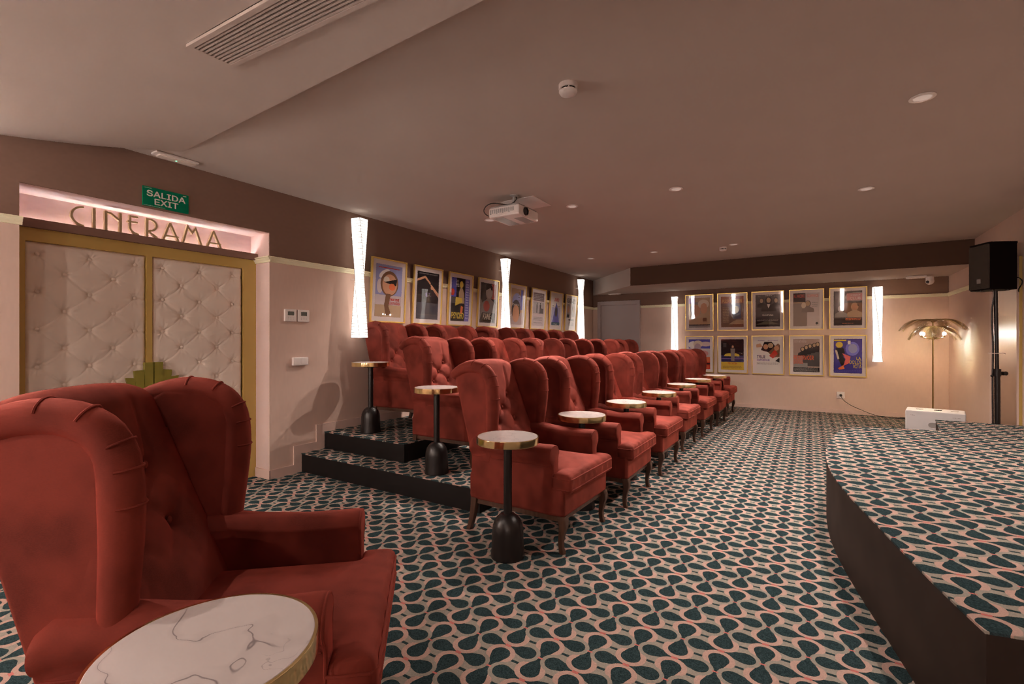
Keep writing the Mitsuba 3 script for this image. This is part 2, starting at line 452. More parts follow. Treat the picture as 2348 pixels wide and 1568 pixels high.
struct('baseboard_right', box(XR - 0.014, XR, 8.34, YB - .014, 0, 0.07), 'm_baseboard', 'pink white baseboard on the right wall')

# ------------------------------------------------------------------ padded double door
XD = XL - 0.26
door = thing('door_1', 'double door padded in beige buttoned leather with mustard frame', None, kind='structure')
FW = 0.122
put('frame', cat([slab_yz(Polygon([(DY0, 0), (DY0 + FW - .05, 0), (DY0 + FW - .05, 2.0), (DY0, 2.09)]), XD, XD + 0.055)]), 'm_mustard', door)
put('frame', slab_yz(Polygon([(DY1 - FW, 0), (DY1, 0), (DY1, 2.09), (DY1 - FW, 2.0)]), XD, XD + 0.03), 'm_mustard', door)
put('frame', slab_yz(Polygon([(DY0, 2.09), (DY0 + FW - .05, 2.0), (DY1 - FW, 2.0), (DY1, 2.09)]), XD, XD + 0.03), 'm_mustard', door)
put('fascia', box(XD + 0.0, XD + 0.066, DY0, DY1, 2.09, 2.150), 'm_band', door, label='brown ledge board under the lettering')

def leaf(y0, y1, cols):
    """cols: y of the three outer and two inner button columns"""
    z0, z1 = 0.215, 2.0
    lk = put('leaf', box(XD - 0.045, XD - 0.006, y0, y1, 0.0, z1 + .02), 'm_mustard', door)
    rows = [1.918 - 0.1325 * k for k in range(13)]
    btn = [(y, z) for k, z in enumerate(rows) for y in (cols[0] if k % 2 == 0 else cols[1])]
    ny_, nz_ = 110, 260
    Y, Z = np.meshgrid(np.linspace(y0 + .004, y1 - .004, ny_), np.linspace(z0, z1, nz_), indexing='ij')
    dep = np.zeros_like(Y)
    for (by, bz) in btn:
        r2 = (Y - by) ** 2 + (Z - bz) ** 2
        dep += 0.016 * np.exp(-r2 / 0.028 ** 2) + 0.007 * np.exp(-r2 / 0.07 ** 2)
        ang = np.arctan2(Z - bz, Y - by)
        dep += 0.0022 * np.exp(-r2 / 0.075 ** 2) * np.cos(ang * 11 + 3 * math.sin(by * 40 + bz * 23)) * np.clip(np.sqrt(r2) / 0.02, 0, 1)
    def crease(a, b):
        a, b = np.array(a), np.array(b)
        d = b - a; L = np.linalg.norm(d)
        t = np.clip(((Y - a[0]) * d[0] + (Z - a[1]) * d[1]) / L ** 2, 0, 1)
        bow = 0.010 * np.sin(t * PI)
        dist = np.hypot(Y - a[0] - t * d[0], Z - a[1] - t * d[1] + bow)
        return 0.0075 * np.exp(-(dist / 0.0065) ** 2)
    cr = np.zeros_like(Y)
    for (ay, az) in btn:
        for (by, bz) in btn:
            if abs(az - bz - 0.1325) < 0.01 and abs(ay - by) < 0.17:
                cr = np.maximum(cr, crease((ay, az), (by, bz)))
    for by in cols[0]:
        cr = np.maximum(cr, crease((by, rows[0]), (by, z1 + .02)))
    for z in rows[::2]:
        cr = np.maximum(cr, crease((cols[0][0], z), (y0 - .02, z)))
        cr = np.maximum(cr, crease((cols[0][2], z), (y1 + .02, z)))
    edge_d = np.minimum(np.minimum(Y - y0, y1 - Y), np.minimum(Z - z0, z1 - Z))
    X = XD + 0.030 - dep - cr - 0.026 * np.exp(-(edge_d / 0.012))
    V = np.stack([X, Y, Z], -1).reshape(-1, 3)
    F = []
    idx = np.arange(ny_ * nz_).reshape(ny_, nz_)
    a, b, c, d = idx[:-1, :-1].ravel(), idx[1:, :-1].ravel(), idx[1:, 1:].ravel(), idx[:-1, 1:].ravel()
    F = np.vstack([np.stack([a, b, c], 1), np.stack([a, c, d], 1)])
    loop = np.r_[idx[:, 0], idx[-1, 1:], idx[-2::-1, -1], idx[0, -2:0:-1]]
    VB = V[loop].copy(); VB[:, 0] = XD - 0.01
    k = len(V); m = np.arange(len(loop)); m2 = (m + 1) % len(loop)
    S = np.vstack([np.stack([loop[m], k + m, k + m2], 1), np.stack([loop[m], k + m2, loop[m2]], 1)])
    put('padding', trimesh.Trimesh(np.vstack([V, VB]), np.vstack([F, S]), process=False), 'm_leather', lk, smooth=True, label='beige leather padding')
    bm = man(hull_s([(0, 0, 0), (0.004, 0, 0)], 0.006, 8)); bm.apply_scale((0.9, 2.2, 2.2))
    sh = mikit.ply(bm, 'm_leather', smooth=40)
    for (by, bz) in btn:
        put('button', None, None, lk, shape=sh, world=xform(XD + 0.012, by, bz))
    put('kick_plate', box(XD - 0.006, XD + 0.006, y0, y1, 0.01, 0.215), 'm_olive', lk, label='olive kick plate')
    return lk
l1 = leaf(0.985, 1.697, ((1.056, 1.344, 1.626), (1.202, 1.486)))
l2 = leaf(1.737, 2.470, ((1.818, 2.102, 2.386), (1.960, 2.247)))
put('meeting_strip', box(XD - 0.005, XD + 0.036, 1.697, 1.736, 0.02, 2.0), 'm_mustard', door, label='mustard strip between the leaves')
# fan shaped handle plates: three stepped blades on each leaf
def blade(pts, x):
    return slab_yz(Polygon(pts), XD + 0.030, x)
for sgn, lk in ((-1, l1), (1, l2)):
    c = 1.7385
    q = lambda u, z: (c + sgn * u, z)
    put('handle', blade([q(.004, 0.55), q(.055, 0.55), q(.064, 1.135), q(.004, 1.135)], XD + 0.062), 'm_olive', lk, label='olive fan shaped handle plate')
    h = [k for k in PLACES if k.startswith(lk + '__handle')][-1]
    put('blade', blade([q(.056, 0.55), q(.085, 0.62), q(.133, 1.068), q(.066, 1.075)], XD + 0.055), 'm_olive', h)
    put('blade', blade([q(.086, 0.62), q(.11, 0.70), q(.187, 1.018), q(.127, 1.012)], XD + 0.048), 'm_olive', h)
# lettering on the ledge
def stroke(pts, w=0.013):
    return LineString(pts).buffer(w / 2, cap_style=2, join_style=2)
def arc(cx, cz, rx, rz, a0, a1, n=24):
    return [(cx + rx * math.cos(t), cz + rz * math.sin(t)) for t in np.linspace(math.radians(a0), math.radians(a1), n)]
def pen(o, s):
    return [(o + y, 2.150 + z) for y, z in s]
H = 0.150
glyphs = [
    unary_union([stroke(pen(1.222, arc(0.078, H / 2, 0.072, H / 2 - .006, 92, 268)))]),
    stroke(pen(1.357, [(0, 0), (0, H)]), 0.016),
    unary_union([stroke(pen(1.427, [(0, 0), (0, H)]), .016), stroke(pen(1.427, [(0, H - .012), (0.03, H - .014), (0.088, H * .60)])), stroke(pen(1.427, [(0.090, 0), (0.090, H)]), .016)]),
    unary_union([stroke(pen(1.567, [(.008, H - .008), (.062, H - .008)])), stroke(pen(1.567, [(-.004, H * .66), (.062, H * .66)])), stroke(pen(1.567, [(.012, H), (.012, H * .35)] + arc(.072, H * .36, .060, H * .36 - .006, 180, 268)))]),
    unary_union([stroke(pen(1.692, [(0, 0), (0, H)]), .016), stroke(pen(1.692, [(0, H - .006)] + arc(.020, H * .66, .046, H * .34 - .006, 90, -90) + [(.012, H * .31)])), stroke(pen(1.692, [(.014, H * .31), (.030, .03), (.070, .004)]))]),
]
def A_at(o, w):
    return unary_union([stroke(pen(o, [(0, 0), (w * .44, H - .004)]), .014), stroke(pen(o, [(w * .44, H - .004), (w, 0)]), .014), stroke(pen(o, [(w * .12, H * .24), (w * 1.02, H * .24)]), .011)])
glyphs += [A_at(1.806, .112),
           unary_union([stroke(pen(1.952, [(0, 0), (.036, H - .004), (.071, H * .63), (.098, H - .012), (.145, 0)]), .014)]),
           A_at(2.148, .112)]
sign = thing('marquee_lettering', 'gold deco lettering CINERAMA standing in the lit niche above the padded door', 'sign')
for g in glyphs:
    put('letter', slab_yz(g.intersection(sbox(0, 2.150, 4, 2.4)), XD + 0.030, XD + 0.060), 'm_letter_gold', sign)
put('led_strip', box(XD - 0.052, XD - 0.042, DY0 + .03, DY1 - .03, 2.100, 2.108), 'm_white', label='light strip hidden behind the ledge under the lettering', category='strip light', emitter={'type': 'area', 'radiance': rgb(*(LED_L))})
# exit sign
es = thing('exit_sign', 'green sign with white words SALIDA EXIT above the padded door', 'sign')
ew, eh = 0.318, 0.150
put('plate', box(XL, XL + .008, 1.584, 1.584 + ew, 2.350, 2.350 + eh), 'm_sign_green', es)
def text(s, h, width, depth=.0012, bold=True):
    m = meshkit.text_mesh(s, h, depth, bold=bold)
    b = m.bounds
    m.apply_translation((-b[0][0], -b[0][1], 0))
    if width:
        m.apply_scale((width / (b[1][0] - b[0][0]), h / (b[1][1] - b[0][1]), 1))
    return m
m1 = text('SALIDA', .047, .268); m1.apply_translation((.026, .078, 0))
m2 = text('EXIT', .047, .165); m2.apply_translation((.078, .020, 0))
for m in (m1, m2):
    m.apply_transform(on_left(1.584, 2.350, XL + .008))
    put('word', m, 'm_sign_white', es)
put('fine_print', cat([box(XL + .008, XL + .009, 1.590, 1.590 + .055, 2.489, 2.491), box(XL + .008, XL + .009, 1.590, 1.590 + .145, 2.355, 2.357), box(XL + .008, XL + .009, 1.860, 1.885, 2.483, 2.489)]), 'm_sign_white', es, kind='stuff')

# ------------------------------------------------------------------ grey door in the far wall, steel door in the right wall
gd = thing('door_2', 'plain grey door with grey frame left of the posters on the far wall', None, kind='structure')
gx0, gx1, gz = -4.20, -3.205, 2.235
put('frame', box(gx0, gx0 + .075, YB - .065, YB + .01, 0, gz), 'm_door_grey', gd)
put('frame', box(gx1 - .075, gx1, YB - .065, YB + .01, 0, gz), 'm_door_grey', gd)
put('frame', box(gx0 + .075, gx1 - .075, YB - .060, YB + .01, gz - .085, gz), 'm_door_grey', gd)
put('leaf', box(gx0 + .075, gx1 - .075, YB - .008, YB + .01, 0.005, gz - .085), 'm_door_grey', gd)
put('handle', cat([cyl((gx0 + .14, YB - .008, 1.02), (gx0 + .14, YB - .055, 1.02), .010), cyl((gx0 + .13, YB - .052, 1.02), (gx0 + .25, YB - .052, 1.02), .009)]), 'm_steel', gd)
sd = thing('door_3', 'brushed steel door in the right wall behind the speaker', None, kind='structure')
put('leaf', box(XR - .012, XR + .01, 7.40, 8.26, 0.005, 2.19), 'm_steel', sd, label='brushed steel leaf')
put('frame', box(XR - .022, XR + .01, 8.26, 8.335, 0, 2.235), 'm_reveal', sd)
put('frame', box(XR - .022, XR + .01, 7.325, 7.40, 0, 2.235), 'm_reveal', sd)
put('frame', box(XR - .022, XR + .01, 7.40, 8.26, 2.19, 2.235), 'm_reveal', sd)
put('edge_strip', box(XR - .024, XR + .01, 7.313, 7.325, 0, 2.235), 'm_mustard', sd)

# ------------------------------------------------------------------ wing armchair
def build_chair():
    P = Proto()
    P.add('base', rbox(-.36, .372, -.345, .345, .222, .41, .026), 'm_velvet')
    rail_m = cat([box(-.335, .345, -.325, -.300, .192, .232), box(-.335, .345, .300, .325, .192, .232), box(-.335, -.31, -.30, .30, .192, .232), box(.322, .347, -.30, .30, .192, .232)])
    P.add('seat_rail', rail_m, 'm_wood', smooth=False, label='dark wooden rail under the upholstery')
    def leg(front, s):
        hs = ([(.232, .345, .048, .050), (.205, .352, .050, .050), (.170, .356, .043, .043), (.120, .346, .032, .034), (.070, .338, .026, .029), (.030, .341, .026, .028), (.0, .350, .029, .031)] if front
              else [(.232, -.325, .045, .045), (.18, -.330, .040, .042), (.10, -.345, .034, .038), (.04, -.362, .031, .035), (.0, -.378, .031, .034)])
        rings = []
        for z, x, a, b in hs:
            k = np.array([(-1, -1), (-.75, -1), (.75, -1), (1, -1), (1, -.75), (1, .75), (1, 1), (.75, 1), (-.75, 1), (-1, 1), (-1, .75), (-1, -.75)], float)
            k[[0, 3, 6, 9]] *= .90
            rings.append(np.c_[x + k[:, 0] * a * .57, s * .315 + k[:, 1] * b * .57, np.full(12, z)])
        P.add('leg', loft(rings), 'm_wood', smooth=40)
    for fr in (True, False):
        for s in (-1, 1):
            leg(fr, s)
    # T-shaped cushion
    Tp = unary_union([sbox(-.22, -.255, .30, .255), sbox(.285, -.345, .415, .345)]).buffer(-.02).buffer(.035).buffer(-.015)
    cm, tl, bl = pillow(Tp, .368, .490, .034, crown=.036, step=.022)
    v = cm.vertices
    dent = 0.006 * np.sin(v[:, 1] * 70 + 3 * np.sin(v[:, 0] * 9)) * np.clip((v[:, 0] - .30) / .1, 0, 1) * 0.35
    v[:, 0] += dent
    cm.vertices = v
    c = P.add('seat_cushion', cm, 'm_velvet', smooth=40)
    off = lambda ring, dz: tube(np.c_[ring[:, :2] * 1.0, ring[:, 2] + dz][::2], .0048, 7, closed=True)
    P.add('piping', cat([off(tl, .006), off(bl, -.004)]), 'm_velvet', sub=c)
    # tufted back
    prof_ = spline([(-.130, .40), (-.165, .46), (-.222, .60), (-.272, .725), (-.342, .906), (-.385, 1.02), (-.412, 1.095), (-.440, 1.138), (-.478, 1.152), (-.512, 1.128), (-.522, 1.085), (-.492, .98), (-.440, .80), (-.385, .60), (-.345, .44), (-.335, .36)], 110)
    nyb = 61
    ys = np.linspace(-.302, .302, nyb)
    btn = [(-.112, .906), (.112, .906), (0, .815), (-.112, .725), (.112, .725)]
    segs = [((-.112, .906), (0, .815)), ((.112, .906), (0, .815)), ((-.112, .725), (0, .815)), ((.112, .725), (0, .815)), ((-.112, .906), (-.135, 1.10)), ((.112, .906), (.135, 1.10)),
            ((-.112, .725), (-.16, .50)), ((.112, .725), (.16, .50)), ((-.112, .725), (0, .634)), ((.112, .725), (0, .634)), ((-.112, .906), (-.224, .815)), ((.112, .906), (.224, .815)), ((-.112, .725), (-.224, .815)), ((.112, .725), (.224, .815))]
    wgt = [1, 1, 1, 1, .75, .75, .25, .25, .55, .55, .5, .5, .5, .5]
    G = np.zeros((len(prof_), nyb, 3))
    tang = np.gradient(prof_, axis=0); tang /= np.linalg.norm(tang, axis=1, keepdims=True)
    nor = np.c_[tang[:, 1], -tang[:, 0]]          # outward on the front (+x side)
    for k, (px, pz) in enumerate(prof_):
        front = k < 62
        t = ys / .302
        puff = 0.020 * (1 - t ** 4) if front else 0.012 * (1 - t ** 4)
        d = np.zeros(nyb)
        if k < 70:
            fade = np.clip((70 - k) / 12, 0, 1)
            for by, bz in btn:
                r2 = (ys - by) ** 2 + (pz - bz) ** 2
                d += .030 * np.exp(-r2 / .020 ** 2) + .016 * np.exp(-r2 / .055 ** 2)
            cr = np.zeros(nyb)
            for (a, b), w in zip(segs, wgt):
                ax, az = a; dx, dz = b[0] - a[0], b[1] - a[1]
                tt = np.clip(((ys - ax) * dx + (pz - az) * dz) / (dx * dx + dz * dz), 0, 1)
                dist = np.hypot(ys - ax - tt * dx, pz - az - tt * dz)
                cr = np.maximum(cr, w * (1 - .35 * tt) * (.012 * np.exp(-(dist / .011) ** 2) + .006 * np.exp(-(dist / .03) ** 2)))
            d = (d + cr) * fade
        G[k, :, 0] = px + nor[k, 0] * (puff - d)
        G[k, :, 1] = ys
        G[k, :, 2] = pz + nor[k, 1] * (puff - d) - (0.018 * np.abs(t) ** 3 if pz > 1.0 else 0)
    bm = loft([G[:, j] for j in range(nyb)])
    b = P.add('backrest', bm, 'm_velvet', smooth=50)
    for by, bz in btn:
        px = -.272 - (bz - .725) * .387
        m = man(hull_s([(0, 0, 0)], .0135, 14)); m.apply_scale((.55, 1, 1))
        m.apply_translation((px - .012, by, bz))
        P.add('button', m, 'm_velvet', sub=b)
    # wings
    for s in (-1, 1):
        yc = .322
        core = hull_s([(x, s * yo, z) for x, yo, z in [(-.475, yc - .012, 1.05), (-.38, yc - .010, 1.115), (-.265, yc, 1.110), (-.185, yc + .006, 1.05), (-.165, yc + .008, .97), (-.178, yc, .60), (-.20, yc - .005, .50), (-.325, yc - .012, .50), (-.40, yc - .012, .80)]], .026, 18)
        path = spline([(-.497, yc + .000, 1.070), (-.44, yc + .004, 1.106), (-.365, yc + .008, 1.127), (-.285, yc + .012, 1.127), (-.215, yc + .016, 1.098), (-.176, yc + .018, 1.045), (-.164, yc + .018, .975), (-.168, yc + .010, .80), (-.182, yc + .002, .62)], 30)
        roll = None
        rr = np.interp(np.arange(30), [0, 6, 18, 30], [.036, .042, .046, .038])
        parts = []
        for i in range(29):
            parts.append(hull_s([(path[i][0], s * path[i][1], path[i][2]), (path[i + 1][0], s * path[i + 1][1], path[i + 1][2])], [rr[i], rr[i + 1]], 18))
        w = m3.Manifold.batch_boolean([core] + parts, m3.OpType.Add)
        k = P.add('wing', man(w), 'm_velvet', smooth=38)
        cords = []
        for i in (7, 10, 13, 15, 18):
            p, q = path[i - 1], path[i + 1]
            tg = np.array([q[0] - p[0], 0, q[2] - p[2]]); tg /= np.linalg.norm(tg)
            nn = np.array([-tg[2], 0, tg[0]])
            if nn[2] < 0 and i < 15: nn = -nn
            if i >= 15 and nn[0] < 0: nn = -nn
            c0 = np.array([path[i][0], s * path[i][1], path[i][2]])
            a = np.linspace(math.radians(70), math.radians(-75), 14)
            ring = [c0 + (rr[i] + .0008) * (math.cos(t - PI / 2) * 0 + math.sin(t + PI / 2 - PI / 2 + PI / 2) * nn + s * math.sin(-t) * np.array([0, 1, 0])) for t in a]
            P.add('pleat', tube(ring, .0034, 6), 'm_velvet', sub=k)
    # arms
    for s in (-1, 1):
        yc, zc, r = .312, .598, .061
        sec = [(.262, .30), (.268, .50), (.264, .585)] + [(yc + r * math.cos(t), zc + r * math.sin(t)) for t in np.linspace(PI * .95, -PI * .30, 22)] + [(.338, .522), (.338, .50), (.345, .40), (.345, .25), (.30, .25)]
        sec = np.array(sec)
        cen = np.array([.305, .45])
        rings = []
        for x, k, dz in [(-.34, .9, .0), (-.30, 1, .015), (-.16, 1, .018), (-.05, 1, .004), (.10, 1, -.004), (.22, 1, -.002), (.275, 1, 0), (.288, .985, 0), (.294, .94, 0)]:
            q = cen + (sec - cen) * k
            lift = np.clip((q[:, 1] - .45) / .15, 0, 1) * dz
            rings.append(np.c_[np.full(len(q), x), s * q[:, 0], q[:, 1] + lift])
        a = P.add('arm', loft(rings), 'm_velvet', smooth=45)
        q = cen + (sec - cen) * .97
        keep = q[1:-2]
        pts = np.c_[np.full(len(keep), .289), s * keep[:, 0], keep[:, 1]]
        P.add('piping', tube(pts, .0046, 7), 'm_velvet', sub=a)
        seam = tube([(-.33, s * .3385, .520), (-.1, s * .3395, .522), (.1, s * .3395, .523), (.28, s * .3395, .524)], .0036, 6)
        P.add('seam', seam, 'm_velvet', sub=a)
    return P
chair = build_chair()
ordn = ['first', 'second', 'third', 'fourth', 'fifth', 'sixth', 'seventh']
chair.place('wing_armchair', xform(-1.469, 0.82, 0, .73), 'large red velvet wing armchair in the foreground, turned behind the marble table', 'armchair', 'red velvet wing armchairs')
row1 = [(-1.630, 2.965, -.02), (-1.575, 3.95, .01), (-1.575, 5.00, 0), (-1.62, 6.19, -.02), (-1.59, 7.25, -.02), (-1.545, 8.22, -.02), (-1.56, 9.33, -.03)]
row2 = [(-2.88, 3.70, .01), (-2.86, 4.77, .02), (-2.85, 5.83, .01), (-2.85, 6.93, .02), (-2.84, 8.16, -.01), (-2.85, 9.31, .02)]
row3 = [(-3.79, 4.02, .06), (-3.79, 5.02, .03), (-3.78, 6.08, .05), (-3.78, 7.16, .01), (-3.78, 8.38, -.02)]
for row, z, where in ((row1, 0, 'of the front row'), (row2, P1, 'of the middle platform row'), (row3, P2, 'of the last row by the wall')):
    for k, (x, y, r) in enumerate(row):
        chair.place('wing_armchair', xform(x, y, z, r), f'red velvet wing armchair, {ordn[k]} from the near end {where}', 'armchair', 'red velvet wing armchairs')

# ------------------------------------------------------------------ marble side tables
def build_table():
    P = Proto()
    P.add('base', lathe([(0, 0), (.101, 0), (.103, .008), (.099, .03), (.0965, .10), (.0955, .155), (.091, .188), (.081, .216), (.066, .239), (.047, .255), (.033, .262), (0, .264)], 40), 'm_black', smooth=35)
    P.add('pole', lathe([(0, .25), (.0255, .25), (.0255, .688), (0, .688)], 24), 'm_black', smooth=35)
    P.add('top_plate', lathe([(0, .676), (.07, .676), (.10, .684), (.12, .688), (0, .688)], 32), 'm_black', smooth=35)
    P.add('tabletop', lathe([(0, .690), (.184, .690), (.184, .7285), (.182, .7300), (0, .7300)], 64), 'm_marble', smooth=35, label='white grey veined marble top')
    P.add('brass_rim', lathe([(.1845, .688), (.189, .688), (.190, .690), (.190, .7275), (.189, .7292), (.1845, .7292)], 72), 'm_brass', smooth=35, label='brass rim band')
    return P
table = build_table()
g = 'marble side tables'
table.place('side_table', xform(-.955, .455, 0), 'large foreground marble side table with brass rim beside the turned armchair', 'table', g)
tb = [(-1.555, 2.435), (-1.525, 3.475), (-1.49, 4.44), (-1.46, 5.49), (-1.48, 6.705), (-1.465, 7.755), (-1.385, 8.74)]
for k, (x, y) in enumerate(tb):
    table.place('side_table', xform(x, y, 0, .7 * k), f'marble side table on black pedestal before the {ordn[k]} front row armchair', 'table', g)
table.place('side_table', xform(-2.70, 3.10, P1, 1.0), 'marble side table on black pedestal at the near end of the low platform', 'table', g)
table.place('side_table', xform(-3.885, 3.425, P2, 2.0), 'marble side table on black pedestal at the near end of the upper platform', 'table', g)

# ------------------------------------------------------------------ paper wall lamps
def build_lamp(h=1.305):
    n, seg = 43, 4
    rings, wires = [], []
    zs = []
    for i in range(n):
        z0 = h * i / n
        zs += [(z0, 0.0), (z0 + h / n / 2, .0022)]
    zs.append((h, 0.0))
    def ring(z, bulge, add=0.0, m=6):
        t = z / h
        hd = .0645 + .0215 * abs(2 * t - 1) ** 1.4 + bulge + add
        ang = -(t - .5) * PI * .5 + .09
        c = np.array([[math.cos(ang + k * PI / 2), math.sin(ang + k * PI / 2)] for k in range(4)]) * hd * 1.03
        out = []
        for k in range(4):
            for u in np.arange(m) / m:
                out.append(c[k] * (1 - u) + c[(k + 1) % 4] * u)
        return np.c_[np.array(out), np.full(4 * m, z)]
    shade = loft([ring(z, b) for z, b in zs])
    for i in range(n + 1):
        r = ring(h * i / n, 0, .0016)
        wires.append(tube(r[[0, 6, 12, 18]], .0021, 5, closed=True))
    for k in range(4):
        wires.append(tube(np.array([ring(z, b, .0010)[6 * k] for z, b in zs[::2]]), (.0022), 4))
    fit = cat([cyl((0, 0, h * .5), (.10, 0, h * .5), .006, 10), cyl((0, 0, h * .86), (.10, 0, h * .86), .006, 10)])
    return shade, cat(wires), fit
shade_m, wire_m, fit_m = build_lamp()
shade_sh = mikit.ply(shade_m, 'm_white', smooth=False)
shade_sh['emitter'] = {'type': 'area', 'radiance': rgb(*LAMP_L)}
wire_sh = mikit.ply(wire_m, 'm_rib', smooth=False)
def wall_lamp(x, y, z, rot, lab, L=None):
    """rot: the direction of the wall (local +x points at it)"""
    t = thing('paper_wall_lamp', lab, 'lamp', 'twisted paper wall lamps')
    W = xform(x, y, z, rot)
    sh = dict(shade_sh)
    if L is not None:
        sh['emitter'] = {'type': 'area', 'radiance': rgb(*L)}
    put('shade', None, None, t, shape=sh, world=W, label='glowing pleated paper shade')
    put('wire_ribs', None, None, t, shape=wire_sh, world=W, kind='stuff')
    c, s = math.cos(rot), math.sin(rot)
    put('wall_bracket', cat([cyl((x, y, z + hz), (x + c * .134, y + s * .134, z + hz), .006, 10) for hz in (.65, 1.12)]), 'm_white', t)
    p = np.array([(0.03, 0.085, .92), (.09, .115, .86), (.11, .12, .80), (.12, .11, .74), (.10, .09, .70), (.05, .05, .68)])
    if rot == PI: p[:, 1] *= -1
    put('cord', cat([tube(spline(np.c_[x + c * p[:, 0] - s * p[:, 1], y + s * p[:, 0] + c * p[:, 1], z + p[:, 2]], 20), .002, 6)]), 'm_white', t)
    return t
wall_lamp(-4.20, 3.545, 1.347, PI, 'tall twisted paper lamp nearest the padded door on the left wall')
wall_lamp(-4.20, 6.51, 1.347, PI, 'twisted paper lamp in the middle of the poster row on the left wall')
wall_lamp(-4.20, 9.52, 1.347, PI, 'twisted paper lamp at the far end of the left wall')
wall_lamp(-2.435, 10.40, 0.955, PI / 2, 'twisted paper lamp left of the posters on the far wall')
wall_lamp(1.00, 10.40, 0.955, PI / 2, 'twisted paper lamp right of the posters on the far wall')
wall_lamp(-4.20, -0.22, 1.08, PI, 'unseen twisted paper lamp left of the padded door, lighting the door and left wall', UNSEEN_SIDE_L)  # out of view, strength chosen to light the door and near wall
for x, n_, k_ in ((-3.0, 'left', 1.5), (-1.0, 'middle', .8), (1.15, 'right', .6)):
    wall_lamp(x, YF + .13, 1.08, -PI / 2, f'unseen twisted paper lamp lighting the room, {n_} one on the wall behind the camera', UNSEEN_REAR_L * k_)  # out of view, placed to light the near half of the room

# ------------------------------------------------------------------ posters
def ell(cx, cy, rx, ry, n=28, rot=0):
    t = np.linspace(0, 2 * PI, n, endpoint=False)
    x, y = rx * np.cos(t), ry * np.sin(t)
    c, s = math.cos(rot), math.sin(rot)
    return Polygon(np.c_[cx + c * x - s * y, cy + s * x + c * y])
def R(x0, y0, x1, y1):
    return sbox(x0, y0, x1, y1)
def Pg(*p):
    return Polygon(p)
def person(cx, y0, h, lean=0):
    """a plain standing figure"""
    w = h * .13
    return unary_union([ell(cx + lean, y0 + h * .92, h * .055, h * .075), Pg((cx - w + lean, y0 + h * .80), (cx + w + lean, y0 + h * .80), (cx + w * .8, y0 + h * .45), (cx + w * .7, y0), (cx + w * .12, y0), (cx, y0 + h * .40), (cx - w * .12, y0), (cx - w * .7, y0), (cx - w * .8, y0 + h * .45))]).buffer(h * .012)
def bust(cx, y0, s):
    return unary_union([ell(cx, y0 + s * .72, s * .20, s * .27), Pg((cx - s * .45, y0), (cx + s * .45, y0), (cx + s * .40, y0 + s * .30), (cx + s * .10, y0 + s * .46), (cx - s * .10, y0 + s * .46), (cx - s * .40, y0 + s * .30))]).buffer(s * .02)
def lines(x0, x1, ys_, h, seed):
    r_ = random.Random(seed)
    out = []
    for y in ys_:
        x = x0
        while x < x1 - .03:
            w = r_.uniform(.03, .10)
            out.append(R(x, y, min(x + w, x1), y + h)); x += w + .015
    return unary_union(out)
PW, PH = 0.42, 0.62
K = dict(navy=(.035, .03, .10), blue=(.09, .09, .36), lav=(.26, .27, .46), cream=(.58, .50, .42), skin=(.50, .27, .17), black=(.018, .015, .018), dgrey=(.07, .065, .07), grey=(.26, .24, .24), red=(.48, .05, .035), orange=(.60, .16, .07), yellow=(.60, .44, .08), brown=(.17, .09, .055), white=(.66, .62, .60), pink=(.55, .26, .26), purple=(.22, .14, .34), pale=(.52, .45, .46), tan=(.42, .30, .20), teal=(.06, .11, .14))
